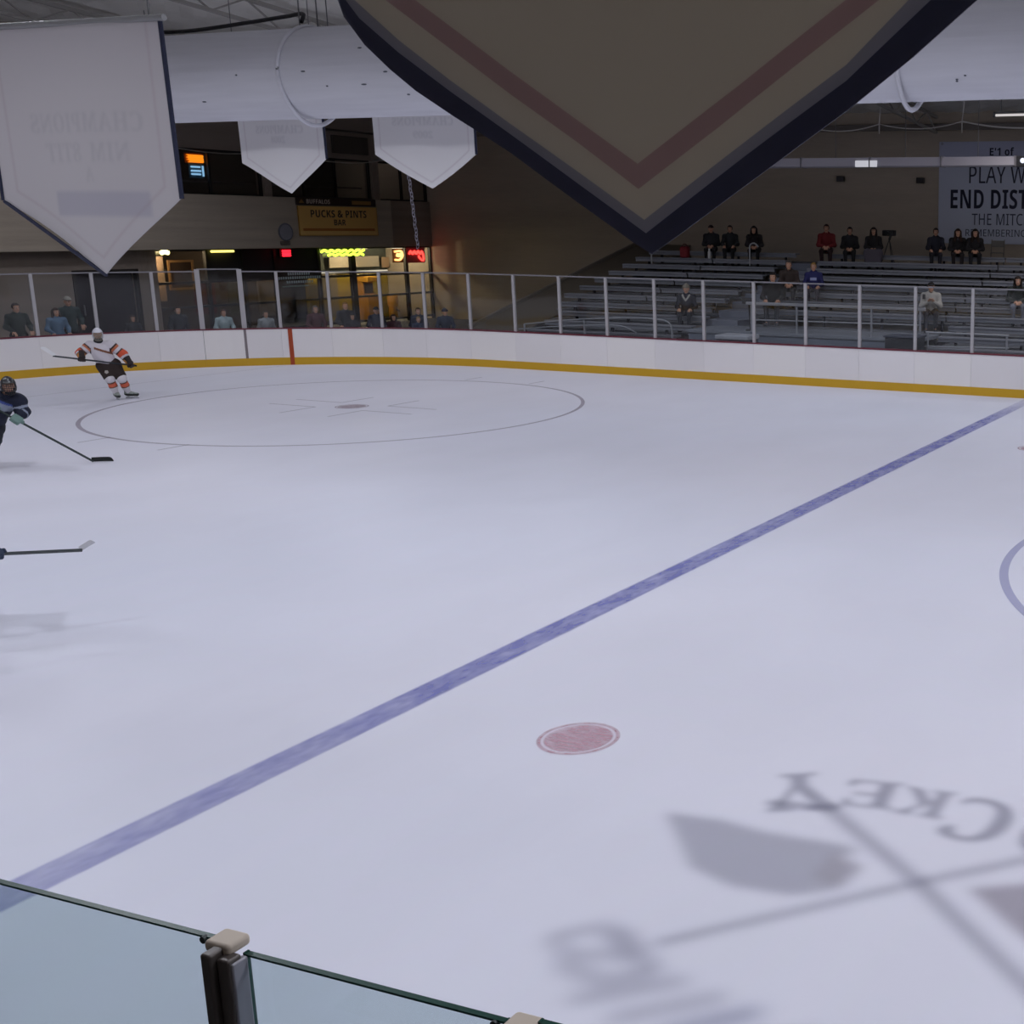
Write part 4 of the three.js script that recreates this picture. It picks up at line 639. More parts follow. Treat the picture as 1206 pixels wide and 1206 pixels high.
// ---- spectators
function sitting(h, { lean = 0, arms = 'knees', turn = 0 } = {}) {
  const J = { pelvis: [0, h + 0.1, -0.04], chest: [0, h + 0.4, -0.02 + lean * 0.5], neck: [0, h + 0.57, lean * 0.85], head: [turn * 0.02, h + 0.725 - lean * 0.06, 0.025 + lean * 1.1], sh: [], el: [], wr: [], hip: [], kn: [], an: [], toe: [] };
  for (const s of [-1, 1]) {
    J.sh.push([s * 0.185, h + 0.5, lean * 0.75]); J.hip.push([s * 0.09, h + 0.09, 0]); J.kn.push([s * 0.13, Math.max(h + 0.06, 0.44), 0.43 - Math.max(0, 0.42 - h) * 0.3]); J.an.push([s * 0.12, 0.09, 0.4]); J.toe.push([s * 0.14, 0.035, 0.56]);
    if (arms === 'knees') { J.el.push([s * 0.25, h + 0.25, 0.08 + lean * 0.5]); J.wr.push([s * 0.15, h + 0.2, 0.31]); }
    else if (arms === 'lap') { J.el.push([s * 0.245, h + 0.24, 0.06 + lean * 0.5]); J.wr.push([s * 0.055, h + 0.2, 0.25]); }
    else { J.el.push([s * 0.24, h + 0.25, 0.12 + lean * 0.4]); J.wr.push([s * 0.06, h + 0.36, 0.3]); }
  }
  J.hand = arms === 'phone' ? [0, 0.5, 0.5] : [0, -0.35, 1]; return J;
}
function standing({ arms = 'rail' } = {}) {
  const J = { pelvis: [0, 0.93, 0], chest: [0, 1.25, 0], neck: [0, 1.43, 0.0], head: [0, 1.585, 0.03], sh: [], el: [], wr: [], hip: [], kn: [], an: [], toe: [], hand: [0, -0.6, 0.6] };
  for (const s of [-1, 1]) { J.sh.push([s * 0.185, 1.37, 0]); J.hip.push([s * 0.095, 0.9, 0]); J.kn.push([s * 0.1, 0.49, 0.02]); J.an.push([s * 0.1, 0.09, -0.02]); J.toe.push([s * 0.13, 0.035, 0.15]); if (arms === 'rail') { J.el.push([s * 0.27, 1.12, 0.02]); J.wr.push([s * 0.2, 1.02, 0.24]); } else { J.el.push([s * 0.25, 1.1, -0.03]); J.wr.push([s * 0.24, 0.86, 0.06]); } }
  return J;
}
const bodies = new Map();
function bodyOf(key, J) {
  if (bodies.has(key)) return bodies.get(key);
  const pts = [J.pelvis, J.chest, J.neck, J.head, ...J.sh, ...J.el, ...J.wr, ...J.kn, ...J.an, ...J.toe], [lo, hi] = bounds(pts, 0.16);
  const limb = (s, a) => [cap3(J.sh[s], J.el[s], 0.042 + a, 0.036 + a), cap3(J.el[s], J.wr[s], 0.036 + a, 0.026 + a * 0.9)];
  const leg = (s, a) => [cap3(J.hip[s], J.kn[s], 0.078 + a, 0.052 + a), cap3(J.kn[s], J.an[s], 0.052 + a, 0.036 + a)];
  const torso = (a) => [ell(lerp3(J.chest, J.neck, 0.1), [0.155 + a, 0.2 + a, 0.1 + a]), cap3(J.pelvis, J.chest, 0.11 + a, 0.115 + a), cap3(J.sh[0], J.sh[1], 0.05 + a, 0.05 + a), cap3([-0.05, J.pelvis[1], J.pelvis[2]], [0.05, J.pelvis[1], J.pelvis[2]], 0.11 + a)];
  const neck = [cap3(J.neck, lerp3(J.neck, J.head, 0.75), 0.05, 0.047)];
  const skin = surfaceNet(blend([...torso(-0.012), ...limb(0, -0.004), ...limb(1, -0.004), ...leg(0, -0.012), ...leg(1, -0.012), ...neck, cap3(J.an[0], J.toe[0], 0.035, 0.026), cap3(J.an[1], J.toe[1], 0.035, 0.026)], 0.04), lo, hi, 0.024);
  const h = headGeo.clone(); h.translate(...J.head);
  const dir = (s) => [J.wr[s][0] - J.el[s][0], J.wr[s][1] - J.el[s][1], J.wr[s][2] - J.el[s][2]];
  const hands = [0, 1].map((s) => orient(s ? handL : handGeo, J.wr[s], [(s ? -0.15 : 0.15) + dir(s)[0] * 0.5, J.hand[1], J.hand[2]], [0, -1, 0.1]));
  const body = join([colored(skin, () => '#c99a80'), h, ...hands]);
  const coat = blend([...torso(0.022), ...limb(0, 0.022), ...limb(1, 0.022), cap3([0, J.pelvis[1] - 0.03, J.pelvis[2]], J.chest, 0.135, 0.13), cap3(lerp3(J.chest, J.neck, 0.8), lerp3(J.neck, J.head, 0.12), 0.085, 0.068)], 0.05);
  const cutNeck = cap3(lerp3(J.neck, J.head, 0.15), J.head, 0.052, 0.06), cutY = J.pelvis[1] - 0.1;
  const jacket = surfaceNet((x, y, z) => Math.max(coat(x, y, z), -cutNeck(x, y, z), cutY - y), lo, hi, 0.02);
  const tr = blend([...leg(0, 0.014), ...leg(1, 0.014), cap3(J.hip[0], J.hip[1], 0.105), cap3(J.pelvis, lerp3(J.pelvis, J.chest, 0.2), 0.115, 0.11)], 0.04);
  const trousers = surfaceNet((x, y, z) => Math.max(tr(x, y, z), 0.07 - y), lo, hi, 0.02);
  const shoe = [0, 1].map((s) => { const a = J.an[s], t = J.toe[s], f = blend([cap3([a[0], 0.055, a[2] - 0.045], [t[0], 0.05, t[2]], 0.045, 0.042), cap3([a[0], 0.05, a[2]], [a[0], 0.13, a[2]], 0.045, 0.045)], 0.03), [l2, h2] = bounds([[a[0], 0, a[2] - 0.06], t, [a[0], 0.13, a[2]]], 0.07); return surfaceNet((x, y, z) => Math.max(f(x, y, z), 0.002 - y), l2, h2, 0.014); });
  const H = J.head, skull = (a) => ell([H[0], H[1] + 0.026, H[2] - 0.014], [0.08 + a, 0.1 + a, 0.098 + a]);
  const face = (y0) => (x, y, z) => Math.max(-(z - (H[2] + 0.035)), y - (H[1] + y0)); // negative inside the face opening
  const [hl, hh] = bounds([H, [H[0], H[1] - 0.3, H[2] - 0.06]], 0.17);
  const sh = skull(0.008), hairs = {
    short: surfaceNet((x, y, z) => Math.max(sh(x, y, z), -face(0.062)(x, y, z), (H[1] - 0.035) - y), hl, hh, 0.014),
    long: surfaceNet(((f) => (x, y, z) => Math.max(f(x, y, z), -face(0.06)(x, y, z), (H[1] - 0.27) - y))(blend([skull(0.014), cap3([H[0] - 0.065, H[1] + 0.02, H[2] - 0.03], [H[0] - 0.1, H[1] - 0.24, H[2] + 0.0], 0.045, 0.04), cap3([H[0] + 0.065, H[1] + 0.02, H[2] - 0.03], [H[0] + 0.1, H[1] - 0.24, H[2] + 0.0], 0.045, 0.04), cap3([H[0], H[1], H[2] - 0.07], [H[0], H[1] - 0.22, H[2] - 0.1], 0.07, 0.07)], 0.05)), hl, hh, 0.014),
    beanie: surfaceNet(((f) => (x, y, z) => Math.max(f(x, y, z), (H[1] + 0.03) - y))(blend([skull(0.018), ell([H[0], H[1] + 0.14, H[2] - 0.02], [0.025, 0.022, 0.025]), cap3([H[0] - 0.05, H[1] + 0.05, H[2]], [H[0] + 0.05, H[1] + 0.05, H[2]], 0.06)], 0.02)), hl, hh, 0.014),
    cap: surfaceNet(((f) => (x, y, z) => Math.max(f(x, y, z), (H[1] + 0.04) - y))(blend([skull(0.014), ell([H[0], H[1] + 0.05, H[2] + 0.12], [0.075, 0.014, 0.075])], 0.015)), hl, hh, 0.014),
  };
  const r = { body, jacket, trousers, shoe, hairs }; bodies.set(key, r); return r;
}
const skinMat = new THREE.MeshPhysicalMaterial({ vertexColors: true, roughness: 0.65 });
function person(label, key, J, pos, turn, { coat, legs, shoes = 0x232326, hair = 'short', hairColor = 0x2a1d16, group, scale = 1, extra }) {
  const B = bodyOf(key, J), t = thing('person', label, 'person', pos, turn, group);
  t.scale.setScalar(scale);
  mesh('body', B.body, skinMat, t); mesh('jacket', B.jacket, mat(coat, 0.85), t); mesh('trousers', B.trousers, mat(legs, 0.85), t); B.shoe.forEach((g) => mesh('shoe', g, mat(shoes, 0.7), t));
  mesh(hair === 'beanie' || hair === 'cap' ? 'hat' : 'hair', B.hairs[hair], mat(hairColor, 0.9), t);
  if (extra) extra(t, J);
  return t;
}
const SIT = { knees: sitting(0.43), lap: sitting(0.43, { arms: 'lap', lean: 0.08 }), phone: sitting(0.43, { arms: 'phone', lean: 0.12 }), lean: sitting(0.43, { arms: 'lap', lean: 0.24 }), low: sitting(0.34, { arms: 'lap', lean: 0.1 }), lowKnees: sitting(0.34, { arms: 'knees', lean: 0.02 }) };
const STAND = { rail: standing(), down: standing({ arms: 'down' }) };
const rowSeat = (i) => [seatY(i), seatZ(i) - 0.16];
function sitRow(label, i, x, key, o) { const h = key.startsWith('low') ? 0.34 : 0.43, [y, z] = rowSeat(i); return person(label, key, SIT[key], [x, y - h, z], o.turn ?? 0.35, o); }
// top row, left to right
sitRow('person in dark grey jacket at the left end of the top row', 8, -21.3, 'lap', { coat: 0x232428, legs: 0x1c1b20, hair: 'cap', hairColor: 0x2c1a1c });
sitRow('person in dark green grey coat, second from left on the top row', 8, -20.62, 'knees', { coat: 0x25282a, legs: 0x1b1c20 });
sitRow('person with long dark hair in a dark coat, third from left on the top row', 8, -19.72, 'lean', { coat: 0x241f22, legs: 0x19181b, hair: 'long', hairColor: 0x1d1412 });
sitRow('person in a red jacket on the top row', 8, -17.2, 'lap', { coat: 0x701d20, legs: 0x2a1618, hair: 'short', hairColor: 0x2c1a16, scale: 1.06 });
sitRow('person in black right beside the red jacket on the top row', 8, -16.4, 'lap', { coat: 0x1a1a1d, legs: 0x1b1b1f, hair: 'short', hairColor: 0x15100e });
sitRow('person in black with a grey blanket over the legs on the top row', 8, -15.6, 'lap', { coat: 0x1e1b1e, legs: 0x4a4648, hair: 'long', hairColor: 0x241812, extra: (t, J) => { const f = blend([cap3([-0.16, 0.5, 0.1], [-0.17, 0.5, 0.45], 0.12, 0.12), cap3([0.16, 0.5, 0.1], [0.17, 0.5, 0.45], 0.12, 0.12), cap3([-0.17, 0.5, 0.45], [-0.17, 0.18, 0.5], 0.1), cap3([0.17, 0.5, 0.45], [0.17, 0.18, 0.5], 0.1), cap3([0, 0.5, 0.45], [0, 0.2, 0.5], 0.1)], 0.12); mesh('blanket', surfaceNet((x, y, z) => Math.max(f(x, y, z), 0.12 - y), [-0.35, 0.0, -0.1], [0.35, 0.7, 0.7], 0.025), mat(0x55505a, 0.95), t); } });
sitRow('person in a navy jacket left of the wall banner on the top row', 8, -13.55, 'knees', { coat: 0x1c1d2a, legs: 0x1d1d26, hair: 'short', hairColor: 0x241a16 });
sitRow('long haired person in black under the left part of the wall banner', 8, -12.85, 'lean', { coat: 0x1b191c, legs: 0x231d20, hair: 'long', hairColor: 0x2e1c16, shoes: 0xa8a6aa });
sitRow('long haired person in black, rightmost on the top row', 8, -12.3, 'lean', { coat: 0x1d1b1f, legs: 0x1c1c22, hair: 'long', hairColor: 0x261812, shoes: 0x9c9a9e });
// lower rows
sitRow('person in a brown coat in the middle rows, back bent', 3, -16.6, 'lean', { coat: 0x3e332f, legs: 0x2b2a2c, hair: 'short', hairColor: 0x4a4340, scale: 1.05 });
sitRow('blond person in a blue jersey beside the brown coat', 3, -15.85, 'knees', { coat: 0x24265a, legs: 0x35303a, hair: 'short', hairColor: 0x8a6a3a, extra: (t) => { mesh('jersey_number', rbox(-0.09, 0.09, 0.78, 0.86, 0.115, 0.13, 0.004), mat(0x9aa0c8, 0.8), t); } });
sitRow('broad person in black sitting above the guard rail', 1, -16.35, 'knees', { coat: 0x1a1b1b, legs: 0x2c3038, shoes: 0x45454a, hair: 'short', hairColor: 0x1a1412, scale: 1.12 });
sitRow('person in a navy coat with a pale scarf, left part of the lower rows', 0, -18.6, 'knees', { coat: 0x1f2230, legs: 0x23252e, hair: 'beanie', hairColor: 0x8a8478, extra: (t) => { mesh('scarf', [tube([V(-0.1, 1.0, 0.06), V(-0.06, 0.93, 0.13), V(0.01, 0.84, 0.16)], 0.028, 12, 6), tube([V(0.1, 1.0, 0.06), V(0.06, 0.93, 0.13), V(-0.01, 0.84, 0.16)], 0.028, 12, 6)], mat(0xb0aea8, 0.9), t); } });
sitRow('person in a white shirt and dark trousers looking at a phone', 1, -11.75, 'phone', { coat: 0xb4b0aa, legs: 0x26262e, hair: 'cap', hairColor: 0x1f1d22, scale: 1.02 });
tag(mesh('phone', rbox(-11.85, -11.77, 1.87, 2.0, -17.13, -17.11, 0.006), mat(0x141417, 0.3)), 'dark phone held by the person in the white shirt', 'phone');
sitRow('long haired person in dark green at the right edge of the stands', 2, -9.62, 'lap', { coat: 0x222a28, legs: 0x6d7280, shoes: 0x333338, hair: 'long', hairColor: 0x1c1412 });
// behind the end glass, left to right
const face = (x, z) => Math.atan2(-10 - x, -2 - z);
const S = (label, x, z, o) => person(label, o.key || 'rail', STAND[o.key || 'rail'], [x, 0, z], face(x, z), o);
S('standing person in dark green behind the glass at the far left', -31.63, -7.4, { coat: 0x2a3330, legs: 0x22252a, hair: 'short', scale: 0.96 });
S('shorter person in pale blue behind the second glass pane', -31.39, -8.2, { coat: 0x56718c, legs: 0x6a6d74, hair: 'long', hairColor: 0x3a2a22, scale: 0.87 });
S('tall person in dark green with a cap behind the second glass pane', -31.95, -8.95, { coat: 0x243433, legs: 0x20262a, hair: 'cap', hairColor: 0x9a968e, scale: 1.0 });
S('short dark dressed person behind the third glass pane', -30.9, -9.85, { key: 'down', coat: 0x2a2a30, legs: 0x2e2e32, hair: 'long', hairColor: 0x3a2a26, scale: 0.72 });
S('dark dressed person behind the pane left of the gate', -30.2, -10.6, { key: 'down', coat: 0x20242c, legs: 0x20222a, hair: 'short', scale: 0.84 });
S('small person in a pale blue and white jacket behind the glass gate', -29.2, -11.1, { key: 'rail', coat: 0x9fb2b8, legs: 0x2a4668, hair: 'short', hairColor: 0x4a2e22, scale: 0.8 });
S('small person in pale grey behind the pane right of the gate', -28.45, -11.75, { key: 'down', coat: 0x8c9296, legs: 0x3a3d44, hair: 'short', hairColor: 0x4a4038, scale: 0.77 });
const crowd = [[-27.6, -12.6, 'grey haired person in a dark red top, first of the crowd by the bar doors', 0x4a2228, 'short', 0x6a6460, 0.84], [-27.25, -13.3, 'fair faced person in black in the crowd under the white lettering', 0x1c1b20, 'short', 0x7a5a3a, 0.88], [-26.75, -13.0, 'small dark haired person in black low in the crowd', 0x22202a, 'long', 0x1c1412, 0.72], [-26.25, -13.35, 'person in a dark cap at the middle of the crowd behind the glass', 0x1d2030, 'cap', 0x15161c, 0.82], [-25.95, -13.65, 'small long haired person in maroon in the crowd', 0x3c1c26, 'long', 0x2a1a14, 0.7], [-25.5, -14.1, 'person in navy in the crowd below the orange cabinet', 0x1c2236, 'short', 0x2a1d16, 0.8], [-24.98, -13.5, 'small fair person in blue in the crowd below the cabinet', 0x22304c, 'short', 0x8a7048, 0.69], [-24.6, -14.1, 'person in dark blue at the right end of the crowd by the glass', 0x1e2a40, 'beanie', 0x26304a, 0.8]];
for (const [x, z, label, c, h, hc, s] of crowd) S(label, x, z, { key: 'rail', coat: c, legs: 0x1c1c22, hair: h, hairColor: hc, scale: s });
// ================================================================== hockey players
// Each is posed in a frame whose origin lies on the ice, x to the viewer's right, z towards the camera's side.
function gloveGeo(cell) {                                               // closed on a stick along x at the origin; cuff towards +y; thumb on +x side of the palm
  const fs = [];
  for (const [x, r] of [[-0.042, 0.019], [-0.014, 0.021], [0.014, 0.021], [0.042, 0.02]]) { const c = []; for (let k = 0; k <= 4; k++) { const a = 1.9 - k * 1.05; c.push([x, Math.sin(a) * 0.04, Math.cos(a) * 0.04 + 0.002]); } fs.push(blend(c.slice(0, -1).map((p, i) => cap3(p, c[i + 1], r, r * 0.95)), 0.006)); }
  const palm = blend([ell([0, 0.045, -0.03], [0.066, 0.05, 0.035]), cap3([0, 0.08, -0.03], [0, 0.1, -0.032], 0.045, 0.05)], 0.03), cuff = cap3([0, 0.12, -0.034], [0, 0.2, -0.04], 0.06, 0.078);
  const thumb = blend([cap3([0.05, 0.04, -0.02], [0.078, 0.01, 0.005], 0.022, 0.02), cap3([0.078, 0.01, 0.005], [0.07, -0.005, 0.04], 0.02, 0.017)], 0.01);
  const f = (x, y, z) => { let d = blend([palm, cuff], 0.012)(x, y, z); for (const g of fs) { const e = g(x, y, z), k = 0.008, h = Math.max(k - Math.abs(d - e), 0) / k; d = Math.min(d, e) - h * h * k * 0.25; } return Math.min(d, thumb(x, y, z)); };
  return surfaceNet((x, y, z) => Math.max(f(x, y, z), y - 0.205), [-0.13, -0.09, -0.13], [0.13, 0.24, 0.1], cell);
}
const GLOVE = gloveGeo(0.0085);
function placeGlove(at, cuffDir, along, k = 1) { const y = V(...cuffDir).normalize(), x = V(...along); x.addScaledVector(y, -x.dot(y)).normalize(); const z = x.clone().cross(y); return GLOVE.clone().scale(k, k, k).applyMatrix4(new THREE.Matrix4().makeBasis(x, y, z).setPosition(...at)); }
function player(label, pos, turn, J, C) {
  const t = thing('hockey_player', label, 'person', pos, turn);
  const sub = (a, b) => [a[0] - b[0], a[1] - b[1], a[2] - b[2]], nrm = (a) => { const l = Math.hypot(...a); return a.map((q) => q / l); };
  const all = [J.pelvis, J.chest, J.neck, J.head, ...J.sh, ...J.el, ...J.wr, ...J.hip, ...J.kn, ...J.an, ...J.toe], [lo, hi] = bounds(all, 0.3);
  lo[1] = Math.max(lo[1], -0.05);
  // body: one continuous figure under the equipment
  const bf = blend([cap3(J.pelvis, J.chest, 0.12, 0.13), cap3(J.sh[0], J.sh[1], 0.06), cap3(J.chest, J.neck, 0.11, 0.06), cap3(J.neck, J.head, 0.052, 0.05), ...[0, 1].flatMap((s) => [cap3(J.sh[s], J.el[s], 0.05, 0.04), cap3(J.el[s], J.wr[s], 0.04, 0.03), cap3(J.hip[s], J.kn[s], 0.085, 0.055), cap3(J.kn[s], J.an[s], 0.055, 0.038), cap3(J.an[s], lerp3(J.an[s], J.toe[s], 0.45), 0.032, 0.024)])], 0.04);
  const hm = new THREE.Matrix4().makeRotationFromEuler(new THREE.Euler(J.look[0], J.look[1], J.look[2], 'YXZ')).setPosition(...J.head);
  mesh('body', join([colored(surfaceNet(bf, lo, hi, 0.024), () => '#c99a80'), headGeo.clone().applyMatrix4(hm)]), skinMat, t);
  // helmet with cage
  const shell = blend([ell([0, 0.035, -0.015], [0.105, 0.118, 0.128]), cap3([-0.085, -0.02, -0.02], [-0.085, -0.07, -0.01], 0.03, 0.022), cap3([0.085, -0.02, -0.02], [0.085, -0.07, -0.01], 0.03, 0.022), ell([0, 0.1, -0.04], [0.05, 0.055, 0.09])], 0.03);
  const hf = (x, y, z) => Math.max(shell(x, y, z), -ell([0, 0.0, 0], [0.088, 0.1, 0.106])(x, y, z), -Math.max(-(z - 0.02), y - 0.062), -0.085 - y);
  const helmet = mesh('helmet', surfaceNet(hf, [-0.15, -0.12, -0.17], [0.15, 0.18, 0.15], 0.0085).applyMatrix4(hm), mat(C.helmet, 0.3, { clearcoat: 0.6 }), t);
  const wires = []; const arc = (y, w, d, r = 0.0048) => { const p = []; for (let k = -6; k <= 6; k++) { const a = k / 6 * 1.25; p.push(V(Math.sin(a) * w / Math.sin(1.25), y - 0.01 * Math.cos(a), 0.03 + (Math.cos(a) - Math.cos(1.25)) * d)); } wires.push(tube(p, r, 20, 5)); };
  [[0.06, 0.096, 0.13], [0.03, 0.1, 0.145], [0.0, 0.1, 0.152], [-0.03, 0.098, 0.155], [-0.06, 0.094, 0.155], [-0.09, 0.085, 0.15], [-0.115, 0.07, 0.13]].forEach((a) => arc(...a));
  for (const x of [-0.07, -0.042, -0.014, 0.014, 0.042, 0.07]) { const z = (y, d) => 0.03 + d * (Math.sqrt(Math.max(0, 1 - (x / 0.105) ** 2)) - 0.32); wires.push(tube([V(x, 0.062, z(0, 0.13)), V(x, 0.0, z(0, 0.158)), V(x * 0.98, -0.06, z(0, 0.158)), V(x * 0.85, -0.12, z(0, 0.125))], 0.0042, 12, 5)); }
  mesh('face_cage', mergeGeometries(wires).applyMatrix4(hm), mat(C.cage, 0.35, { metalness: 0.5 }), helmet);
  const chin = blend([cap3([-0.05, -0.085, 0.07], [0.05, -0.085, 0.07], 0.02), ell([0, -0.1, 0.085], [0.045, 0.025, 0.03])], 0.02);
  mesh('chin_guard', surfaceNet(chin, [-0.1, -0.15, 0.02], [0.1, -0.03, 0.15], 0.01).applyMatrix4(hm), mat(C.chin ?? 0x1c1c1e, 0.6), helmet);
  // jersey over shoulder pads
  const hem = lerp3(J.pelvis, J.chest, 0.06);
  const jt = [cap3(hem, J.chest, 0.205, 0.2), cap3(lerp3(J.sh[0], J.sh[1], 0.12), lerp3(J.sh[0], J.sh[1], 0.88), 0.125), ...[0, 1].flatMap((s) => [ell(J.sh[s], [0.12, 0.115, 0.12]), cap3(J.sh[s], J.el[s], 0.098, 0.092), cap3(J.el[s], lerp3(J.el[s], J.wr[s], 0.86), 0.095, 0.075)])];
  const up = nrm(sub(J.chest, J.pelvis)), jb = blend(jt, 0.06), fold = (x, y, z) => 0.007 * Math.sin(x * 31 + y * 23) * Math.sin(z * 27 - y * 15);
  const cn = cap3(lerp3(J.neck, J.head, 0.1), J.head, 0.07, 0.09), ho = hem;
  const jf = (x, y, z) => Math.max(jb(x, y, z) + fold(x, y, z), -cn(x, y, z), -((x - ho[0]) * up[0] + (y - ho[1]) * up[1] + (z - ho[2]) * up[2]) - (Math.hypot(x - ho[0], z - ho[2]) > 0.27 ? 9 : 0.0));
  const seg = (p, a, b) => { const d = sub(b, a), l = d[0] ** 2 + d[1] ** 2 + d[2] ** 2; return ((p[0] - a[0]) * d[0] + (p[1] - a[1]) * d[1] + (p[2] - a[2]) * d[2]) / l; };
  const near = (p, a, b) => cap3(a, b, 0)(...p);
  const jc = (x, y, z) => { const p = [x, y, z]; let best = ['torso', seg(p, hem, lerp3(J.neck, J.chest, 0)), near(p, hem, J.chest) - 0.1, 0];
    for (const s of [0, 1]) { const u = near(p, J.sh[s], J.el[s]), f = near(p, J.el[s], J.wr[s]); if (u - 0.0 < best[2]) best = ['upper', seg(p, J.sh[s], J.el[s]), u, s]; if (f < best[2]) best = ['fore', seg(p, J.el[s], J.wr[s]), f, s]; }
    return C.jersey(best[0], best[1], p, best[3], J); };
  mesh('jersey', colored(surfaceNet(jf, lo, hi, 0.0125), jc), new THREE.MeshPhysicalMaterial({ vertexColors: true, roughness: 0.85 }), t);
  const collar = surfaceNet(((f) => (x, y, z) => Math.max(f(x, y, z), -cn(x, y, z)))(cap3(lerp3(J.neck, J.head, 0.02), lerp3(J.neck, J.head, 0.3), 0.098, 0.09)), ...bounds([J.neck, J.head], 0.12), 0.012); mesh('collar', collar, mat(C.collar, 0.85), t);
  // padded pants
  const pf = blend([cap3(lerp3(J.hip[0], J.hip[1], 0), J.hip[1], 0.165), cap3(J.pelvis, lerp3(J.pelvis, J.chest, 0.2), 0.18, 0.17), ...[0, 1].map((s) => cap3(J.hip[s], lerp3(J.hip[s], J.kn[s], 0.8), 0.155, 0.128))], 0.05);
  mesh('pants', surfaceNet((x, y, z) => pf(x, y, z) + 0.5 * fold(x, y, z), lo, hi, 0.0145), mat(C.pants, 0.8), t).geometry;
  for (const s of [0, 1]) {
    const k = J.kn[s], a = J.an[s], to = J.toe[s], top = lerp3(J.hip[s], k, 0.72);
    const sf = blend([cap3(top, k, 0.09, 0.095), ell([k[0], k[1], k[2] + 0.02], [0.095, 0.11, 0.1]), cap3(k, lerp3(k, a, 0.55), 0.09, 0.082), cap3(lerp3(k, a, 0.5), lerp3(k, a, 0.92), 0.082, 0.06)], 0.04), [l2, h2] = bounds([top, k, a], 0.14);
    mesh('sock', colored(surfaceNet(sf, l2, h2, 0.012), (x, y, z) => C.sock(seg([x, y, z], k, a), [x, y, z])), new THREE.MeshPhysicalMaterial({ vertexColors: true, roughness: 0.85 }), t);
    // skate: boot, holder, blade
    const d = nrm(sub(to, a)), dir = nrm([d[0], 0, d[2]]), base = [a[0] - dir[0] * 0.05, a[1] - 0.02, a[2] - dir[2] * 0.05], tip = [a[0] + dir[0] * 0.19, a[1] - 0.035, a[2] + dir[2] * 0.19];
    const sh = lerp3(a, k, 0.3), boot = blend([cap3(base, tip, 0.046, 0.04), cap3([a[0] - dir[0] * 0.03, a[1], a[2] - dir[2] * 0.03], sh, 0.056, 0.066), cap3(a, lerp3(base, tip, 0.55), 0.05, 0.05)], 0.04), [l3, h3] = bounds([base, tip, sh], 0.1);
    const floor = a[1] - 0.075;
    const g = mesh('skate', colored(surfaceNet((x, y, z) => Math.max(boot(x, y, z), floor - y), l3, h3, 0.0105), (x, y, z) => (C.skate ? C.skate([x, y, z], a, tip) : '#17181a')), new THREE.MeshPhysicalMaterial({ vertexColors: true, roughness: 0.45 }), t);
    const q = Math.atan2(-dir[2], dir[0]), mid = lerp3(base, tip, 0.5), by = J.ice?.[s] ?? 0;
    const hold = [rbox(-0.11, -0.05, by + 0.02, floor + 0.012, -0.012, 0.012, 0.004), rbox(0.05, 0.12, by + 0.02, floor + 0.012, -0.012, 0.012, 0.004), rbox(-0.14, 0.15, by + 0.018, by + 0.034, -0.008, 0.008, 0.003)].map((h) => h.rotateY(q).translate(mid[0], 0, mid[2]));
    mesh('blade_holder', mergeGeometries(hold), mat(0xc8c8cc, 0.5), g);
    mesh('skate_blade', rbox(-0.145, 0.155, by + 0.001, by + 0.022, -0.002, 0.002, 0.001).rotateY(q).translate(mid[0], 0, mid[2]), mat(0xb8bcc2, 0.2, { metalness: 0.9 }), g);
    const gl = mesh('glove', placeGlove(J.grip[s], sub(J.el[s], J.wr[s]), J.along, C.gloveScale), mat(C.glove[0], 0.6), t);
    const cd = nrm(sub(J.el[s], J.wr[s])); const c0 = J.grip[s].map((q2, i) => q2 + cd[i] * 0.165), c1 = J.grip[s].map((q2, i) => q2 + cd[i] * 0.19);
    mesh('cuff_band', rod(V(...c0), V(...c1), 0.078, 18, 0.081), mat(C.glove[1], 0.6), gl);
  }
  if (C.crest) C.crest(t, J);
  return t;
}
function stick(label, butt, heel, toe, colors) {                        // world coordinates: top of the shaft, heel and toe of the blade
  const t = thing('hockey_stick', label, 'stick', heel), h = V(...heel), b = V(...butt).sub(h), e = V(...toe).sub(h);
  const d = b.clone().normalize();
  mesh('shaft', bar(d.clone().multiplyScalar(0.004), b, 0.03, 0.021), mat(colors[0], 0.45), t);
  mesh('butt_end', rod(b.clone().addScaledVector(d, -0.12), b.clone().addScaledVector(d, 0.01), 0.019, 8), mat(colors[2], 0.8), t);
  const n = e.clone().cross(d).normalize(), up = d.clone().addScaledVector(e.clone().normalize(), -d.dot(e.clone().normalize())).normalize();
  const pos = [], idx = [], N = 14;
  for (let i = 0; i <= N; i++) { const u = i / N, c = n.clone().multiplyScalar(0.025 * u * u), p = e.clone().multiplyScalar(u * 1.09 - 0.09).add(c), hgt = (colors[3] ?? 0.07) * Math.sqrt(Math.max(0.05, 1 - Math.max(0, (u - 0.8) / 0.2) ** 2)); for (const [a, w] of [[0, 1], [hgt, 1], [hgt, -1], [0, -1]]) { const q = p.clone().addScaledVector(up, a).addScaledVector(n, 0.006 * w); pos.push(q.x, q.y, q.z); } }
  for (let i = 0; i < N; i++) for (let k = 0; k < 4; k++) { const a = i * 4 + k, b2 = i * 4 + (k + 1) % 4; idx.push(a, a + 4, b2 + 4, a, b2 + 4, b2); } idx.push(0, 1, 2, 0, 2, 3, N * 4, N * 4 + 2, N * 4 + 1, N * 4, N * 4 + 3, N * 4 + 2);
  const g = new THREE.BufferGeometry(); g.setAttribute('position', new THREE.Float32BufferAttribute(pos, 3)); g.setIndex(idx); const g2 = g.toNonIndexed(); g2.computeVertexNormals();
  mesh('blade', g2, new THREE.MeshPhysicalMaterial({ color: colors[1], roughness: 0.7, side: THREE.DoubleSide }), t);
  return t;
}
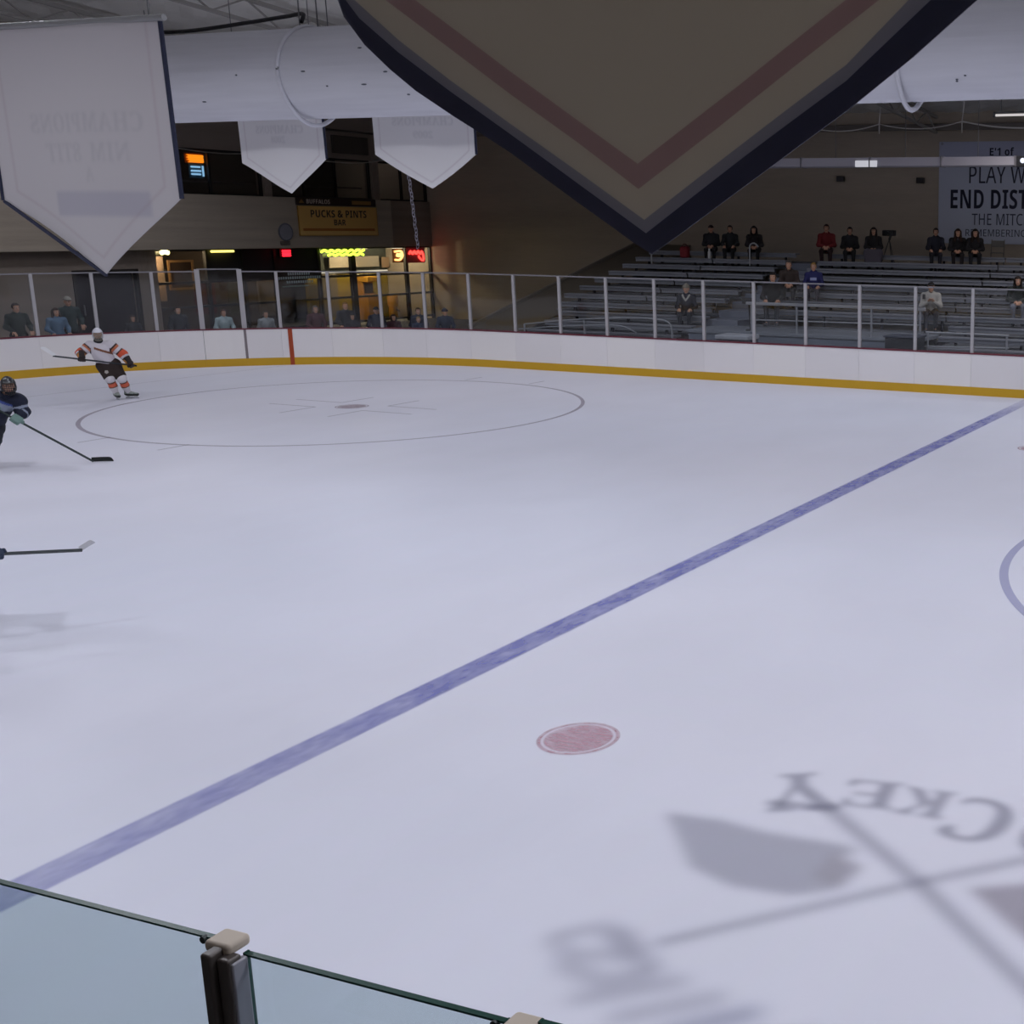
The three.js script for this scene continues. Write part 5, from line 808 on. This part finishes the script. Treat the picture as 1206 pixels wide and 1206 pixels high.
function toWorld(pos, turn, p) { const c = Math.cos(turn), s = Math.sin(turn); return [pos[0] + p[0] * c + p[2] * s, pos[1] + p[1], pos[2] - p[0] * s + p[2] * c]; }
function pose(k, o) {                                                   // measured coordinates to the adult-sized figure, wrists set back from the grips
  const q = (p) => p.map((v) => v / k), J = { look: o.look, along: o.along, ice: o.ice };
  for (const n of ['pelvis', 'chest', 'neck', 'head']) J[n] = q(o[n]);
  for (const n of ['sh', 'el', 'hip', 'kn', 'an', 'toe', 'grip']) J[n] = o[n].map(q);
  J.wr = J.grip.map((g, s) => { const d = J.el[s].map((v, i) => v - g[i]), l = Math.hypot(...d); return g.map((v, i) => v + d[i] / l * 0.1); });
  return J;
}
// white team, gliding and leaning near the corner circle
{
  const pos = [-25.094, 0, -4.845], turn = 0.9088, k = 0.88;
  const gA = [-0.64, 0.875, 0.2], gB = [0.19, 0.71, 0.1];
  const J = pose(k, { look: [0.12, 0.05, 0.03], along: [-0.97, 0.22, 0.1], head: [-0.33, 1.35, 0.08], neck: [-0.335, 1.19, 0.02], chest: [-0.32, 1.02, 0], pelvis: [-0.225, 0.72, -0.04], sh: [[-0.5, 1.11, 0.0], [-0.125, 1.11, 0.0]], el: [[-0.665, 0.985, 0.04], [0.065, 0.925, 0.02]], grip: [gA, gB], hip: [[-0.285, 0.71, 0], [-0.13, 0.71, 0]], kn: [[-0.215, 0.45, 0.1], [-0.01, 0.45, 0.1]], an: [[-0.135, 0.115, -0.02], [0.08, 0.115, -0.1]], toe: [[-0.1, 0.03, 0.13], [0.24, 0.03, -0.02]] });
  const P = player('hockey player in white with orange stripes gliding near the corner circle', pos, turn, J, {
    helmet: 0xe2e2ea, cage: 0x9a968a, chin: 0x1e1d1f, collar: 0x2a2a30, pants: 0x2f231f, glove: [0x2a1f1e, 0x8a5a34],
    jersey: (part, t, p, s) => {
      if (part === 'torso') { if (t < 0.07) return '#b97a52'; const u = (p[0] + 0.48) / 0.36; const line = 1.235 - 0.15 * u; if (p[2] > 0.05 && u > 0 && u < 1 && Math.abs(p[1] - line) < 0.026) return '#7c4a30'; if (t > 0.5 && t < 0.86 && Math.abs(p[2]) < 0.13 && (p[0] < -0.545 || p[0] > -0.185)) return '#3a2a24'; return '#d6d0d6'; }
      if (part === 'upper') return t < 0.1 ? '#d6d0d6' : t < 0.22 ? '#402c26' : t < 0.38 ? '#c4714e' : t < 0.62 ? '#d6d0d6' : t < 0.72 ? '#4a322a' : '#d8583a';
      return t < 0.22 ? '#d8583a' : t < 0.5 ? '#d6d0d6' : t < 0.62 ? '#4a3a2a' : '#c08448';
    },
    sock: (t) => (t < 0.16 ? '#dcd8dc' : t < 0.25 ? '#5a4030' : t < 0.46 ? '#d96a4e' : t < 0.52 ? '#6a4a38' : '#dcd8dc'),
    skate: (p, a) => (Math.abs(p[1] - a[1] - 0.02) < 0.035 && p[2] > a[2] ? '#8e9690' : '#1c221e'),
    crest: (t, Jq) => { const g = new THREE.CylinderGeometry(0.045, 0.02, 0.012, 5); g.rotateX(Math.PI / 2); g.translate(Jq.hip[0][0] + 0.03, Jq.hip[0][1] - 0.13, 0.2); mesh('pants_patch', g, mat(0xb8b0a8, 0.7), t); },
  });
  P.scale.setScalar(k);
  stick('dark hockey stick held level by the white jersey player', toWorld(pos, turn, [0.27, 0.69, 0.09]), toWorld(pos, turn, [-1.13, 0.97, 0.26]), toWorld(pos, turn, [-1.31, 1.13, 0.3]), [0x2a3236, 0xf2f2f2, 0x1c1c1e]);
}
// navy team, cut by the left edge of the view, blade on the ice
{
  const pos = [-20.063, 0, 1.393], turn = 0.9885, k = 0.92;
  const heel = [-19.205, 0.012, 0.384], toe = [-19.03, 0.012, 0.191];
  const gB = [0.42, 0.745, 0.2], gA = [0.17, 0.945, 0.22];
  const J = pose(k, { look: [0.1, 0.12, 0], along: [0.77, -0.63, 0.0], head: [0.385, 1.235, 0.14], neck: [0.33, 1.08, 0.04], chest: [0.23, 0.93, -0.02], pelvis: [0.06, 0.63, -0.2], sh: [[0.1, 1.02, -0.02], [0.48, 1.0, 0.02]], el: [[-0.06, 0.8, 0.08], [0.52, 0.83, 0.04]], grip: [gA, gB], hip: [[-0.05, 0.62, -0.16], [0.13, 0.61, -0.14]], kn: [[-0.18, 0.42, 0.08], [0.1, 0.41, 0.08]], an: [[-0.3, 0.115, -0.16], [-0.02, 0.115, -0.14]], toe: [[-0.28, 0.03, 0.0], [0.04, 0.03, 0.02]] });
  const navy = '#161b30', grey = '#8c94a6';
  const P = player('hockey player in navy with grey bands at the left edge, stick on the ice', pos, turn, J, {
    helmet: 0x17191f, cage: 0x2a2b30, chin: 0x15161a, collar: 0x161b30, pants: 0x171a26, glove: [0x6f8c84, 0x2c3c3a], gloveScale: 1.25,
    jersey: (part, t) => (part === 'torso' ? (t < 0.13 ? '#aebcc4' : t > 0.74 && t < 0.9 ? grey : t > 0.9 && t < 0.95 ? '#3a4a8a' : navy) : part === 'upper' ? (t > 0.45 && t < 0.68 ? grey : navy) : t > 0.3 && t < 0.5 ? grey : navy),
    sock: (t) => (t > 0.3 && t < 0.45 ? grey : navy), skate: () => '#16171a',
  });
  P.scale.setScalar(k);
  const g0 = toWorld(pos, turn, gA), h = V(...heel), d = V(...g0).sub(h).normalize(), butt = V(...g0).addScaledVector(d, 0.09);
  stick('dark hockey stick with its black blade on the ice, held by the navy player', [butt.x, butt.y, butt.z], heel, toe, [0x22302f, 0x1c211f, 0x26302f]);
}
// a third skater, almost wholly past the left edge: glove and stick reach into the view
{
  const pos = [-12.621, 0, 6.754], turn = 1.0164, k = 0.94;
  const gB = [0.33, 0.805, 0.5], gA = [-0.16, 0.85, 0.47];
  const J = pose(k, { look: [0.1, 0.3, 0], along: [0.995, -0.06, 0.03], head: [0.02, 1.36, 0.28], neck: [0.0, 1.2, 0.16], chest: [-0.03, 1.03, 0.08], pelvis: [-0.08, 0.72, -0.1], sh: [[-0.22, 1.12, 0.12], [0.16, 1.12, 0.14]], el: [[-0.34, 0.9, 0.24], [0.26, 0.9, 0.25]], grip: [gA, gB], hip: [[-0.17, 0.71, -0.06], [0.01, 0.7, -0.06]], kn: [[-0.24, 0.45, 0.12], [0.04, 0.44, 0.14]], an: [[-0.26, 0.115, -0.08], [0.02, 0.115, -0.06]], toe: [[-0.26, 0.03, 0.08], [0.04, 0.03, 0.1]] });
  const P = player('skater mostly past the left edge, a dark glove holding a level stick', pos, turn, J, { helmet: 0x17191f, cage: 0x2a2b30, collar: 0x161b30, pants: 0x171a26, glove: [0x22304a, 0x3a4a5a], jersey: () => '#161b30', sock: () => '#161b30', skate: () => '#16171a' });
  P.scale.setScalar(k);
  stick('dark stick with a white taped blade held level at the left edge', toWorld(pos, turn, [-0.28, 0.862, 0.465]), toWorld(pos, turn, [0.97, 0.75, 0.5]), toWorld(pos, turn, [1.07, 0.81, 0.5]), [0x252d30, 0xd0d0d4, 0x1c1c1e, 0.045]);
}
renderer.render(scene, camera);
